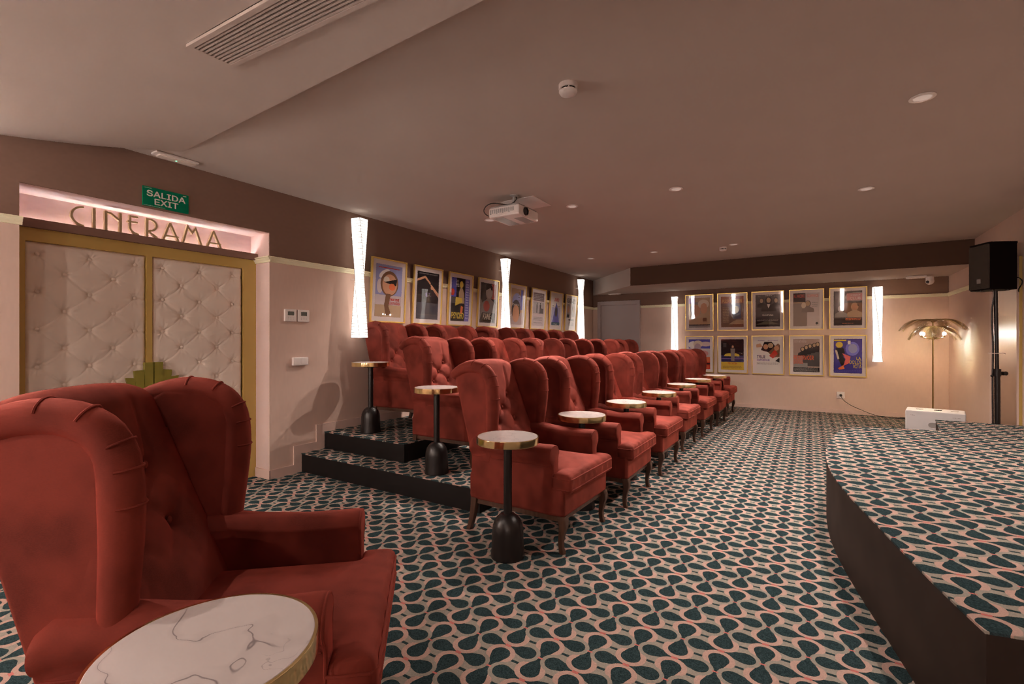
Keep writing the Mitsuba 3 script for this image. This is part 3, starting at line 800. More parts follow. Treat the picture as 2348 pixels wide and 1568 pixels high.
# each: background, layers of (shape, colour), words of (text, x, y, cap height, width, colour), in print widths / heights of 1 and 1.476
AR = PH / PW
posters = {
 'L0': (K['lav'], [(R(0, 0, 1, .34), K['tan']), (R(0, .34, 1, .62), K['pale']), (ell(.32, 1.22, .22, .10, rot=.5), K['white']), (ell(.16, .86, .11, .20), K['pale']), (ell(.52, .95, .34, .36), K['brown']), (ell(.53, .92, .28, .30), K['skin']), (ell(.40, 1.06, .11, .09), K['cream']), (Pg((.30, .98), (.80, 1.10), (.78, .90)), K['black']), (ell(.62, .86, .12, .10), K['orange']), (Pg((.40, .66), (.58, .66), (.50, .30), (.62, .05), (.40, .05), (.34, .34)), K['brown']), (R(.1, 1.38, .9, 1.40), K['red'])], [('Fear and', .55, .47, .085, .36, K['red']), ('LOATHING', .52, .36, .075, .42, K['red'])]),
 'L1': (K['black'], [(R(0, 0, 1, .52), (.05, .05, .065)), (Pg((0, 1.22), (.05, 1.25), (.36, 1.36), (.62, 1.14), (.58, 1.10), (.35, 1.28), (.06, 1.18), (0, 1.16)), K['skin']), (Pg((1, .70), (1, .84), (.76, 1.02), (.62, 1.12), (.60, 1.08), (.70, .96)), K['skin']), (ell(.68, 1.00, .07, .06), K['skin']), (R(.06, .12, .94, .16), K['dgrey'])], [('ADVENTURE ON EARTH', .08, 1.40, .035, .84, K['grey']), ('E.T.', .40, .72, .11, .24, (.30, .22, .55))]),
 'L2': (K['black'], [(R(0, .82, .26, 1.476), K['blue']), (R(.74, 0, 1, 1.476), (.16, .15, .42)), (R(0, .60, .74, .80), K['dgrey']), (ell(.06, .98, .10, .12), K['red']), (ell(.53, 1.26, .10, .12), K['yellow']), (Pg((.38, .62), (.70, .62), (.68, .98), (.60, 1.14), (.46, 1.14), (.40, .98)), K['tan']), (Pg((.22, .52), (.62, .66), (.58, .80), (.24, .82)), K['yellow']), (Pg((.50, .26), (.62, .26), (.66, .50), (.54, .54)), K['orange']), (lines(.22, .40, [1.38, 1.33, 1.28, 1.23, 1.18], .02, 1), K['white']), (lines(.80, .95, list(np.arange(.1, 1.38, .09)), .045, 2), (.42, .42, .66))], [('PSYCHO', .04, .08, .22, .66, K['yellow'])]),
 'L3': (K['dgrey'], [(R(.70, .9, 1, 1.476), (.42, .12, .11)), (bust(.55, .40, 1.05), K['grey']), (ell(.55, 1.18, .21, .27), (.40, .37, .36)), (Pg((.34, 1.2), (.36, 1.42), (.58, 1.46), (.76, 1.36), (.74, 1.18), (.60, 1.32)), K['black']), (Pg((0, .1), (.2, .5), (.1, .8), (0, .9)), K['grey']), (ell(.40, .62, .20, .20), (.42, .12, .10)), (Pg((.1, .04), (.9, .04), (.75, .2), (.25, .2)), K['black'])], [('KANE', .20, .12, .24, .50, K['cream'])]),
 'L4': (K['tan'], [(R(.0, 0, 1, .50), (.38, .30, .30)), (ell(.45, .95, .36, .34), K['lav']), (ell(.40, .60, .34, .42), K['dgrey']), (ell(.40, .45, .26, .36), K['skin']), (R(.74, .62, .92, 1.44), (.14, .15, .40)), (lines(.55, .68, [1.3, 1.2, 1.1, 1.0], .03, 4), K['dgrey'])], [('ETERNAL', .10, .78, .07, .55, K['white'])]),
 'L5': (K['pale'], [(R(.02, 1.10, .98, 1.45), (.14, .10, .11)), (lines(.08, .92, [1.36, 1.29, 1.22, 1.15], .03, 5), K['grey']), (R(.02, .55, .98, 1.06), (.30, .27, .28)), (person(.36, .58, .44), K['dgrey']), (person(.66, .58, .44), K['black']), (R(.60, .56, .96, .78), K['dgrey']), (lines(.10, .90, [.36, .30, .24, .12], .03, 6), K['grey'])], []),
 'L6': (K['white'], [(R(.06, .10, .94, .92), (.36, .36, .50)), (Pg((.12, .14), (.40, .95), (.52, 1.16), (.64, .95), (.88, .14)), (.10, .11, .34)), (ell(.52, .70, .13, .22), K['dgrey']), (R(.08, .08, .92, .22), K['teal']), (lines(.12, .34, [.98, .94], .02, 7), K['dgrey']), (lines(.70, .90, [.98, .94], .02, 8), K['dgrey']), (lines(.3, .7, [.05, .12], .025, 9), K['white'])], [('JAWS', .28, 1.20, .17, .50, K['red'])]),
 'L7': (K['white'], [(R(.02, 1.22, .98, 1.45), K['dgrey']), (lines(.08, .92, [1.38, 1.32, 1.26], .03, 10), K['white']), (R(.04, .55, .36, 1.18), K['grey']), (ell(.20, .92, .12, .18), K['skin']), (R(.04, .50, .34, .66), K['black']), (R(.62, .55, .96, 1.18), (.36, .33, .34)), (ell(.80, .9, .10, .16), K['tan']), (lines(.25, .9, [.36, .40], .035, 11), K['black']), (lines(.25, .9, [.25, .20, .15, .1], .02, 12), K['grey'])], []),
 'B0': (K['tan'], [(R(0, .10, 1, .16), K['dgrey']), (R(0, 0, 1, .10), K['grey']), (ell(.34, .92, .27, .36), K['grey']), (ell(.34, .85, .22, .30), K['skin']), (ell(.70, 1.16, .26, .22), K['cream']), (ell(.72, .95, .16, .26), K['skin']), (R(.66, .30, .84, .48), K['brown']), (R(0, 1.20, .30, 1.476), K['purple'])], []),
 'B1': ((.16, .09, .07), [(R(0, 1.14, 1, 1.476), (.34, .12, .06)), (R(0, 0, 1, .16), K['brown']), (R(.52, .40, .88, 1.06), K['navy']), (ell(.66, .84, .13, .19), K['tan']), (Pg((.35, .14), (1, .14), (1, .34), (.70, .36), (.50, .26)), K['tan']), (lines(.08, .36, list(np.arange(.24, .92, .075)), .035, 13), K['tan'])], [('PULP FICTION', .06, 1.17, .17, .86, (.66, .42, .12))]),
 'B2': (K['dgrey'], [(R(.0, 0, 1, .36), K['black']), (bust(.26, .90, .42), K['black']), (bust(.54, .72, .66), K['black']), (bust(.84, .90, .42), K['black']), (ell(.25, 1.20, .07, .10), K['tan']), (ell(.54, 1.22, .085, .12), K['tan']), (ell(.84, 1.20, .07, .10), K['tan']), (Pg((.47, 1.04), (.61, 1.04), (.54, .84)), K['white']), (lines(.06, .94, [.30, .26], .03, 14), K['grey']), (Pg((0, .10), (1, .10), (.62, .24), (.38, .24)), (.12, .12, .09)), (lines(.1, .28, [1.39], .015, 15), K['white']), (lines(.4, .68, [1.42], .015, 16), K['white']), (lines(.76, .94, [1.39], .015, 17), K['white'])], [('GoodFellas', .28, .50, .075, .46, K['white'])]),
 'B3': (K['pale'], [(R(0, 1.08, .47, 1.476), K['black']), (R(0, 0, .53, 1.02), (.26, .21, .19)), (R(.0, 1.02, .62, 1.08), K['tan']), (bust(.56, .62, .52), (.20, .16, .15)), (ell(.55, 1.0, .09, .11), K['tan']), (ell(.40, .92, .09, .13), K['cream']), (lines(.72, .96, [1.02, .94, .86], .03, 18), K['grey']), (ell(.90, .12, .05, .06), K['dgrey'])], [('AL PACINO', .02, 1.27, .15, .42, K['red']), ('SCARFACE', .52, 1.28, .13, .44, (.55, .20, .15))]),
 'B4': (K['dgrey'], [(R(0, .0, 1, .30), K['black']), (R(.38, .40, 1, .96), K['brown']), (ell(.80, 1.22, .40, .20), K['grey']), (R(.46, 1.07, 1, 1.37), K['pink']), (bust(.74, .36, .60), K['tan']), (ell(.76, .85, .12, .05), K['black']), (ell(.74, .79, .115, .14), K['skin']), (bust(.26, .36, .50), K['grey']), (lines(.30, .70, [.08], .02, 19), K['orange']), (lines(.42, .96, [.28, .22], .035, 20), K['orange'])], [('FIGHT', .60, 1.24, .09, .34, K['white']), ('CLUB', .58, 1.10, .11, .36, K['white'])]),
 'C0': (K['blue'], [(ell(.20, 1.20, .22, .18), K['white']), (ell(.80, 1.24, .26, .12), K['pale']), (R(0, .55, 1, 1.02), K['pale']), (ell(.44, 1.24, .22, .18), K['cream']), (ell(.42, 1.05, .16, .22), (.34, .28, .34)), (ell(.70, .78, .22, .14), K['pink']), (R(0, .36, 1, .60), K['orange']), (R(0, 0, 1, .36), K['red']), (R(0, .24, 1, .30), K['black']), (lines(.05, .95, [.05, .10, .15], .03, 21), K['orange'])], []),
 'C1': (K['black'], [(R(0, .38, 1, .70), K['navy']), (R(0, .52, 1, .56), K['purple']), (Pg((.12, .66), (.18, .76), (.32, .80), (.66, .80), (.80, .74), (.82, .66)), K['yellow']), (person(.52, .44, .72), (.20, .18, .17)), (ell(.52, 1.12, .045, .06), K['skin']), (R(0, 0, 1, .38), (.58, .40, .06)), (lines(.3, .7, [.34], .02, 22), K['red']), (lines(.08, .92, [.17, .13, .09], .016, 23), K['brown']), (R(.1, 1.1, .24, 1.3), K['dgrey'])], [('TAXI DRIVER', .30, .27, .055, .40, K['red'])]),
 'C2': (K['white'], [(Pg((.02, 1.22), (.20, 1.28), (.30, 1.12), (.04, 1.08)), K['skin']), (Pg((.22, .96), (.36, 1.34), (.66, 1.36), (.84, 1.10), (.62, .84)), K['black']), (ell(.42, 1.12, .10, .12), K['skin']), (ell(.62, 1.18, .11, .12), K['tan']), (Pg((.52, .86), (.92, 1.28), (1.0, 1.20), (.98, .66), (.74, .62)), K['brown']), (Pg((.56, .70), (.80, 1.02), (.92, .80), (.72, .58)), K['red']), (ell(.86, 1.06, .10, .12), K['skin']), (Pg((.80, .46), (.98, .64), (.98, .40)), K['black']), (lines(.05, .94, [.36, .31], .02, 24), K['grey']), (lines(.1, .4, [1.40], .02, 25), K['purple']), (lines(.5, .92, [1.40], .02, 26), K['purple'])], [('TRUE', .05, .58, .15, .36, K['navy']), ('romance', .06, .46, .09, .52, K['purple'])]),
 'C3': ((.34, .25, .23), [(R(0, 0, 1, .20), K['black']), (R(.36, .26, 1, .92), K['dgrey'])] + [(bust(cx, cy, .40), K['black']) for cx, cy in ((.36, .72), (.50, .80), (.64, .86), (.80, .90), (.93, .94))] + [(ell(cx, cy + .30, .055, .08), K['tan']) for cx, cy in ((.36, .72), (.50, .80), (.64, .86), (.80, .90), (.93, .94))] + [(R(.02, .20, .55, .40), K['grey']), (lines(.04, .5, [1.40, 1.36, 1.32], .018, 27), K['pale']), (lines(.04, .96, [.14, .09, .04], .025, 28), K['grey'])], [('RESERVOIR', .02, .54, .20, .76, (.62, .12, .06)), ('DOGS', .02, .36, .16, .36, (.62, .12, .06))]),
 'C4': ((.05, .04, .22), [(R(0, 1.38, .45, 1.45), K['yellow']), (ell(.66, 1.05, .24, .30), (.14, .14, .48)), (ell(.68, 1.06, .16, .20), K['lav']), (R(.50, 1.24, .60, 1.40), K['white']), (ell(.20, 1.22, .13, .13), K['yellow']), (Pg((.06, 1.08), (.34, 1.10), (.40, .90), (.34, .70), (.52, .40), (.30, .26), (.16, .60), (.12, .90)), K['black']), (Pg((.30, .86), (.60, .72), (.56, .44), (.34, .30), (.42, .60)), (.60, .12, .12)), (Pg((.04, 1.0), (.12, .98), (.20, .62), (.14, .58)), K['cream']), (Pg((.14, .20), (.34, .34), (.40, .18), (.2, .14)), K['orange']), (lines(.02, .98, [.05, .10], .02, 29), K['blue'])], [('LA', .80, .58, .13, .16, K['yellow']), ('DOLCE', .56, .40, .16, .42, K['yellow']), ('VITA', .68, .22, .16, .30, K['yellow'])]),
}
def print_mesh(spec):
    bg, layers, words = spec
    ms, cols = [], []
    def add(m, c):
        ms.append(m); cols.append(np.tile(np.asarray(c, float), (len(m.vertices), 1)))
    clip = sbox(0, 0, 1, AR)
    b = extr(clip, .0008); b.apply_scale((PW, PW, 1)); add(b, bg)
    z = .0008
    for shp, c in layers:
        g_ = shp.buffer(0).intersection(clip)
        if g_.is_empty: continue
        gs = [q for q in getattr(g_, 'geoms', [g_]) if q.geom_type == 'Polygon' and q.area > 1e-6]
        for q in gs:
            m = extr(q, .00025); m.apply_scale((PW, PW, 1)); m.apply_translation((0, 0, z - .0001)); add(m, c)
        z += .00015
    for s, x, y, h, w, c in words:
        m = text(s, h * PW, w * PW, .0004); m.apply_translation((x * PW, y * PW, z)); add(m, c)
    return cat(ms), np.vstack(cols)
FWD, FHT = .56, .758
bar, dep = .016, .026
fr_m = []
for a in (0, 1):
    x0 = -FWD / 2 if a == 0 else FWD / 2 - bar
    fr_m.append(Polygon([(-FWD / 2, 0), (-FWD / 2 + bar, bar), (-FWD / 2 + bar, FHT - bar), (-FWD / 2, FHT)]) if a == 0 else Polygon([(FWD / 2, 0), (FWD / 2, FHT), (FWD / 2 - bar, FHT - bar), (FWD / 2 - bar, bar)]))
fr_m.append(Polygon([(-FWD / 2, 0), (FWD / 2, 0), (FWD / 2 - bar, bar), (-FWD / 2 + bar, bar)]))
fr_m.append(Polygon([(-FWD / 2, FHT), (-FWD / 2 + bar, FHT - bar), (FWD / 2 - bar, FHT - bar), (FWD / 2, FHT)]))
frame_sh = mikit.ply(cat([extr(q, dep) for q in fr_m]), 'm_frame_gold')
back_b = box(-FWD / 2 + .004, FWD / 2 - .004, .004, FHT - .004, .004, .011)
mat_sh = mikit.ply(back_b, 'm_mat_board')
glass_sh = mikit.ply((np.array([(-FWD / 2 + bar, bar, .0185), (FWD / 2 - bar, bar, .0185), (FWD / 2 - bar, FHT - bar, .0185), (-FWD / 2 + bar, FHT - bar, .0185)]), np.array([(0, 1, 2), (0, 2, 3)])), 'm_glass')
def poster(spec, W, lab, grp):
    t = thing('framed_poster', lab, 'poster', grp)
    put('frame', None, None, t, shape=frame_sh, world=W)
    put('mat_board', None, None, t, shape=mat_sh, world=W)
    m, c = print_mesh(spec)
    m.apply_translation((-PW / 2, (FHT - PH) / 2, .011))
    put('print', m, 'm_print', t, world=W, color=c)
    put('glass', None, None, t, shape=glass_sh, world=W)
gl, gb = 'gold framed posters on the left wall', 'gold framed posters on the far wall'
ly = [(4.065, 'L0', 'gold framed poster with lavender sky and brown masked oval, nearest the padded door'), (4.755, 'L1', 'gold framed poster of black night with two thin arms, second on the left wall'), (5.45, 'L2', 'gold framed black and blue poster with yellow figure, third on the left wall'),
      (6.15, 'L3', 'gold framed grey portrait poster with red corner, left of the middle paper lamp'), (7.035, 'L4', 'gold framed tan and blue poster half behind the middle paper lamp'), (7.79, 'L5', 'gold framed pale poster with dark heading and two grey figures on the left wall'),
      (8.515, 'L6', 'gold framed white poster with red title and blue pointed shape on the left wall'), (9.21, 'L7', 'gold framed white poster with dark heading, last one on the left wall')]
for y, k, lab in ly:
    poster(posters[k], lean(on_left(y, 1.534, XL + .006), 3.2), lab, gl)
bx = [-1.955, -1.325, -.695, -.055, .582]
up_l = ['gold framed tan poster with large face at the upper left of the far wall', 'gold framed brown poster with broad orange title in the upper row of the far wall', 'gold framed dark poster of three men in black, upper row of far wall',
        'gold framed half black half pale poster with red words, upper row', 'gold framed dark poster with a pink bar, at the right end of the upper row']
lo_l = ['gold framed poster of clouds over red ground, lower left, half behind a chair', 'gold framed poster of a man before a yellow car over a yellow base', 'gold framed white poster with a fan of pictures and dark blue title',
        'gold framed grey brown poster of five men with red title in the lower row', 'gold framed violet poster with red dress and yellow title, lower right']
for k in range(5):
    poster(posters[f'B{k}'], lean(on_back(bx[k], 1.532, YB - .006), 3.2), up_l[k], gb)
    poster(posters[f'C{k}'], lean(on_back(bx[k], 0.668, YB - .004), 2.0), lo_l[k], gb)

# ------------------------------------------------------------------ wall devices
def thermostat(y, lab):
    t = thing('thermostat', lab, 'thermostat', 'white thermostats')
    put('body', rbox(XL + .001, XL + .024, y, y + .126, 1.500, 1.622, .006, 8), 'm_white', t, smooth=30)
    put('display', box(XL + .024, XL + .0255, y + .030, y + .096, 1.562, 1.600), 'm_display', t, label='dark grey display')
    for i in range(3):
        for j in range(2):
            put('key', box(XL + .024, XL + .0252, y + .032 + .026 * i, y + .040 + .026 * i, 1.522 + .016 * j, 1.526 + .016 * j), 'm_mount_grey', t)
thermostat(2.738, 'left one of the two white thermostats beside the padded door')
thermostat(2.880, 'right one of the two white thermostats beside the padded door')
sw = thing('switch_box', 'low white switch box on the left wall under the thermostats', 'switch')
put('body', rbox(XL + .001, XL + .040, 2.822, 2.984, 1.066, 1.148, .005, 8), 'm_white', sw, smooth=30)
put('rocker', rbox(XL + .034, XL + .043, 2.832, 2.898, 1.074, 1.140, .003, 8), 'm_white', sw, smooth=30)
put('rocker', rbox(XL + .034, XL + .043, 2.904, 2.974, 1.074, 1.140, .003, 8), 'm_white', sw, smooth=30)
so = thing('power_socket', 'white power socket low on the far wall right of the chairs', 'socket')
put('plate', rbox(.418, .538, YB - .014, YB - .001, .272, .392, .004, 8), 'm_white', so, smooth=30)
put('plug', cyl((.478, YB - .012, .332), (.478, YB - .055, .332), .021, 20), 'm_black', so, smooth=30, label='black plug')
co = thing('extension_cord', 'thin dark power cord hanging from the socket to the floor', 'cord')
cp = spline([(.478, YB - .055, .325), (.52, YB - .075, .25), (.62, YB - .09, .17), (.80, YB - .11, .085), (.98, YB - .13, .02), (1.08, YB - .16, .008), (1.20, YB - .19, .008), (1.28, YB - .22, .010)], 50)
put('cable', tube(cp, .0045, 8), 'm_black', co, smooth=40)
loop = spline([(1.28, YB - .22, .010), (1.36, YB - .15, .012), (1.46, YB - .20, .010), (1.44, YB - .32, .008), (1.30, YB - .30, .012), (1.22, YB - .24, .010), (1.40, YB - .22, .018), (1.56, YB - .24, .008)], 60)
put('cable', tube(loop, .0045, 8), 'm_black', co, smooth=40)
put('foot_switch', rbox(1.29, 1.39, YB - .29, YB - .23, .005, .035, .012, 10), 'm_black', co, smooth=30)

# ------------------------------------------------------------------ ceiling fittings
def downlight(x, y, z, lab, k=1.0):
    t = thing('downlight', lab, 'ceiling light', 'round white ceiling downlights')
    put('ring', lathe([(.060, .0), (.064, -.003), (.064, -.006), (.046, -.008), (.044, -.002), (.044, .0)], 40, (x, y, z)), 'm_white', t, smooth=35)
    put('diffuser', lathe([(0, -.003), (.045, -.003), (.045, -.0005), (0, -.0005)], 32, (x, y, z)), 'm_downlight', t, emitter={'type': 'area', 'radiance': rgb(*(DOWN_I * .015))})  # faint glow added so the disc looks pale
    scene[t.replace('downlight', 'downlight_beam')] = {'type': 'spot', 'intensity': rgb(*(DOWN_I * k)), 'cutoff_angle': 68.0, 'beam_width': 30.0, 'to_world': T().look_at(origin=[x, y, z - .012], target=[x, y, 0], up=[0, 1, 0])}  # beam added below the fitting to light floor, seats and tables
for x, y, lab in [(-3.209, 4.625, 'round ceiling downlight left of the projector'), (-2.138, 4.62, 'round ceiling downlight right of the projector'), (-1.067, 4.615, 'round ceiling downlight in the middle of the ceiling'),
                  (.563, 3.66, 'largest round ceiling downlight at the upper right'), (.45, 5.56, 'round ceiling downlight at the right, above the posters'), (-3.20, 7.68, 'small far ceiling downlight nearest the left wall'),
                  (-2.117, 7.66, 'small far ceiling downlight between two others'), (-.95, 7.69, 'small far ceiling downlight beside the far smoke detector')]:
    downlight(x, y, ZC, lab)
def added_downlight(x, y, lab):  # added out of view to brighten the door and near chair
    downlight(x, y, zlow(x, y) + .001, lab, .38)
def detector(x, y, lab):
    t = thing('smoke_detector', lab, 'smoke detector', 'white smoke detectors')
    put('base', lathe([(0, 0), (.053, 0), (.053, -.022), (.050, -.026), (0, -.026)], 40, (x, y, ZC)), 'm_white', t, smooth=35)
    put('vent_gap', lathe([(0, -.024), (.044, -.024), (.044, -.040), (0, -.040)], 32, (x, y, ZC)), 'm_dark_slot', t, smooth=35, label='dark core standing in for shade between base and cap')  # near black core colours in the shade of the gap
    put('cap', lathe([(0, -.036), (.050, -.036), (.052, -.042), (.044, -.054), (.030, -.060), (0, -.061)], 40, (x, y, ZC)), 'm_white', t, smooth=35)
    for k in range(6):
        a = k * PI / 3
        m = box(-.004, .004, -.003, .003, -.040, -.022); m.apply_translation((.047, 0, 0)); m.apply_transform(xform(x, y, ZC, a))
        put('post', m, 'm_white', t)
detector(-1.15, 2.43, 'large near smoke detector on the ceiling')
detector(-1.12, 7.85, 'small far smoke detector on the ceiling')
# vent grille in the lower ceiling
def zlow(x, y):
    ye, ze = edge(x)
    sl = 0.25 * math.exp(-((x - XL) / 1.1) ** 2) + 0.015
    return ze - 0.36 * (1 - math.exp(-sl * (ye - y) / 0.36))
vx0, vx1, vy0, vy1 = -2.357, -1.00, 1.026, 1.228
vt = thing('air_vent', 'long slatted air vent in the lower ceiling at the top left', 'vent')
def on_low(x0, x1, y0, y1, t0, t1):
    m = box(x0, x1, y0, y1, 0, 1)
    v = m.vertices.copy()
    for q in v:
        q[2] = zlow(q[0], q[1]) - (t1 if q[2] < .5 else t0)
    m.vertices = v
    return m
b_ = .022
put('backing', on_low(vx0, vx1, vy0, vy1, -.002, .0015), 'm_dark_slot', vt, label='black sheet standing in for shade behind the slats')  # near black sheet in place of a shaded recess
for a in ((vx0, vx1, vy0, vy0 + b_), (vx0, vx1, vy1 - b_, vy1), (vx0, vx0 + b_, vy0 + b_, vy1 - b_), (vx1 - b_, vx1, vy0 + b_, vy1 - b_)):
    put('frame', on_low(*a, 0, .015), 'm_ceiling', vt)
ns = 9
for k in range(ns):
    y = vy0 + b_ + (vy1 - vy0 - 2 * b_) * (k + .62) / ns
    put('slat', on_low(vx0 + b_, vx1 - b_, y - .0042, y + .0042, .006, .014), 'm_ceiling', vt)
added_downlight(-2.45, 0.15, 'added round downlight in the lower ceiling, out of view, lighting the padded door')
added_downlight(-0.9, -0.9, 'added round downlight behind the camera, out of view, lighting the near chair')
# emergency lights
el = thing('emergency_light', 'flat emergency light with green pilot lamp on the ceiling above the exit sign', 'emergency light')
put('housing', rbox(-4.245, -4.150, 1.605, 1.905, ZC - .022, ZC - .001, .009, 10), 'm_white', el, smooth=30)
put('diffuser', rbox(-4.235, -4.160, 1.632, 1.885, ZC - .030, ZC - .015, .007, 10), 'm_downlight', el, smooth=30)
put('pilot_lamp', rbox(-4.203, -4.192, 1.752, 1.764, ZC - .034, ZC - .028, .0025, 8), 'm_white', el, emitter={'type': 'area', 'radiance': rgb(.05, 1.6, .7)}, label='small green pilot lamp')
e2 = thing('emergency_light', 'flat white emergency light under the far beam above the grey door', 'emergency light')
put('housing', rbox(-3.88, -3.60, 10.30, 10.40, BZ - .018, BZ - .001, .007, 8), 'm_white', e2, smooth=30)
put('diffuser', rbox(-3.86, -3.62, 10.315, 10.385, BZ - .024, BZ - .012, .005, 8), 'm_downlight', e2, smooth=30)
# access panel and projector
ap = put('access_panel', slab_xy(Polygon([(-2.70, 4.09), (-2.31, 4.085), (-2.315, 4.47), (-2.71, 4.48)]), ZC - .006, ZC - .0005), 'm_white', label='flat white access panel on the ceiling behind the projector', category='access panel')
pj = thing('projector', 'white projector hanging from the ceiling with its lens to the right', 'projector')
x0, x1, y0, y1, z0, z1 = -2.735, -2.38, 3.925, 4.315, 2.540, 2.638
put('body', rbox(x0, x1, y0, y1, z0, z1, .014, 14), 'm_white', pj, smooth=30)
put('top_cover', rbox(x0 + .012, x1 - .012, y0 + .012, y1 - .012, z1 - .01, z1 + .016, .008, 8), 'm_mount_grey', pj, smooth=30, label='grey underside plate')
for k in range(12):
    put('vent_slot', box(x0 + .018 + .024 * k, x0 + .034 + .024 * k, y0 - .0012, y0 + .002, z0 + (.040 if k % 3 else .032), z1 - .018), 'm_mount_grey', pj)
put('lens_ring', lathe([(.030, 0), (.040, 0), (.040, .016), (.036, .020), (.031, .018), (.030, .004)], 32), 'm_black', pj, smooth=35, world=frame_mat((0, 1, 0), (0, 0, 1), (1, 0, 0), (x1 - .002, 4.05, z0 + .050)))
put('lens', lathe([(0, 0), (.031, 0), (.031, .004), (.022, .012), (0, .015)], 28), 'm_lens', pj, smooth=True, world=frame_mat((0, 1, 0), (0, 0, 1), (1, 0, 0), (x1 - .002, 4.05, z0 + .050)))
put('lower_panel', on := cat([box(x0 + .03, x0 + .15, y0 + .03, y1 - .03, z0 - .002, z0 + .004), box(x1 - .13, x1 - .03, y0 + .12, y1 - .03, z0 - .002, z0 + .004)]), 'm_mount_grey', pj)
put('mount', cat([cyl((-2.50, 4.02, z1 + .01), (-2.47, 3.985, ZC), .013, 14), box(-2.56, -2.44, 3.96, 4.08, z1 + .012, z1 + .024), lathe([(0, 0), (.045, 0), (.045, -.006), (.02, -.016), (0, -.016)], 28, (-2.468, 3.982, ZC))]), 'm_mount_grey', pj, smooth=30)
put('sticker', box(x1 - .001, x1 + .0008, 4.115, 4.135, z0 + .072, z0 + .082), 'm_frame_gold', pj)
put('cable', tube(spline([(-2.46, 3.99, ZC - .01), (-2.44, 3.98, ZC - .04), (-2.48, 3.97, z1 + .03), (-2.62, 3.93, z1 + .035), (-2.74, 3.90, z1 + .025), (-2.775, 3.90, z1 - .02), (-2.76, 3.93, z1 - .06), (-2.73, 3.95, z1 - .07)], 50), .0045, 8), 'm_black', pj, smooth=40)
# security camera under the beam
sc_ = thing('security_camera', 'white security camera under the beam above the right far lamp', 'camera')
put('base', rbox(1.36, 1.62, 10.12, 10.26, BZ - .045, BZ - .001, .02, 12), 'm_white', sc_, smooth=30)
put('neck', lathe([(0, -.03), (.052, -.03), (.052, -.085), (.045, -.10), (0, -.10)], 28, (1.66, 10.19, BZ)), 'm_white', sc_, smooth=35)
put('dome', man(m3.Manifold.sphere(.056, 28).translate((1.66, 10.185, BZ - .105))), 'm_white', sc_, smooth=True)
put('eye', man(m3.Manifold.sphere(.024, 20).translate((1.625, 10.145, BZ - .118))), 'm_lens', sc_, smooth=True)

# ------------------------------------------------------------------ palm floor lamp
px, py = 1.575, 9.45
pl = thing('palm_floor_lamp', 'brass floor lamp with a crown of palm leaves in the far right corner', 'lamp')
put('base', lathe([(0, 0), (.15, 0), (.15, .012), (.13, .02), (.02, .03), (0, .03)], 40, (px, py, 0)), 'm_palm', pl, smooth=35)
put('pole', cat([cyl((px, py, .02), (px, py, 1.62), .0105, 14), man(m3.Manifold.sphere(.03, 16).translate((px, py, 1.62)))]), 'm_palm', pl, smooth=35)
def frond(az, length, rise, droop, z0):
    n = 22
    t = np.linspace(0, 1, n)
    rad = length * (t * .98)
    zz = z0 + rise * np.sin(t * PI * .62) - droop * t ** 2.4
    d = np.array([math.cos(az), math.sin(az)]); sd_ = np.array([-d[1], d[0]])
    spine = np.c_[px + d[0] * rad, py + d[1] * rad, zz]
    parts = [tube(spine, np.interp(t, [0, 1], [.006, .002]), 6)]
    for i in range(2, n):
        tt = t[i]
        ln = .135 * math.sin(PI * (.22 + .74 * tt)) + .02
        tg = spine[i] - spine[i - 1]; tg /= np.linalg.norm(tg)
        for s in (-1, 1):
            a = spine[i]
            tip = a + tg * ln * .62 + np.r_[sd_ * s, 0] * ln * .78 + np.array([0, 0, -ln * .22])
            mid = (a + tip) / 2 + np.array([0, 0, .010])
            w = tg * .0080
            rings = [np.array([a - w * .6, a + w * .6, a + w * .6 + (0, 0, .0012), a - w * .6 + (0, 0, .0012)]), np.array([mid - w, mid + w, mid + w + (0, 0, .0012), mid - w + (0, 0, .0012)]), np.array([tip - w * .1, tip + w * .1, tip + w * .1 + (0, 0, .0008), tip - w * .1 + (0, 0, .0008)])]
            parts.append(loft(rings))
    return cat(parts)
for k in range(8):
    put('leaf', frond(2 * PI * k / 8 + .2, .39 + .03 * (k % 3), .085, .20, 1.605), 'm_palm', pl)
for k in range(6):
    put('leaf', frond(2 * PI * k / 6 + .45, .32 + .02 * (k % 2), .04, .22, 1.53), 'm_palm', pl)
for k, az in enumerate((math.radians(212), math.radians(32), math.radians(122))):
    bx_, by_ = px + .17 * math.cos(az), py + .17 * math.sin(az)
    put('socket', cat([tube(spline([(px, py, 1.36), (px + .08 * math.cos(az), py + .08 * math.sin(az), 1.355), (bx_, by_, 1.375)], 10), .006, 8), cyl((bx_, by_, 1.372), (bx_, by_, 1.40), .014, 14)]), 'm_palm', pl, smooth=35)
    put('bulb', man(m3.Manifold.sphere(.025, 20).scale((1, 1, 1.15)).translate((bx_, by_, 1.424))), 'm_white', pl, smooth=True, emitter={'type': 'area', 'radiance': rgb(*BULB_L)}, label='lit warm bulb')

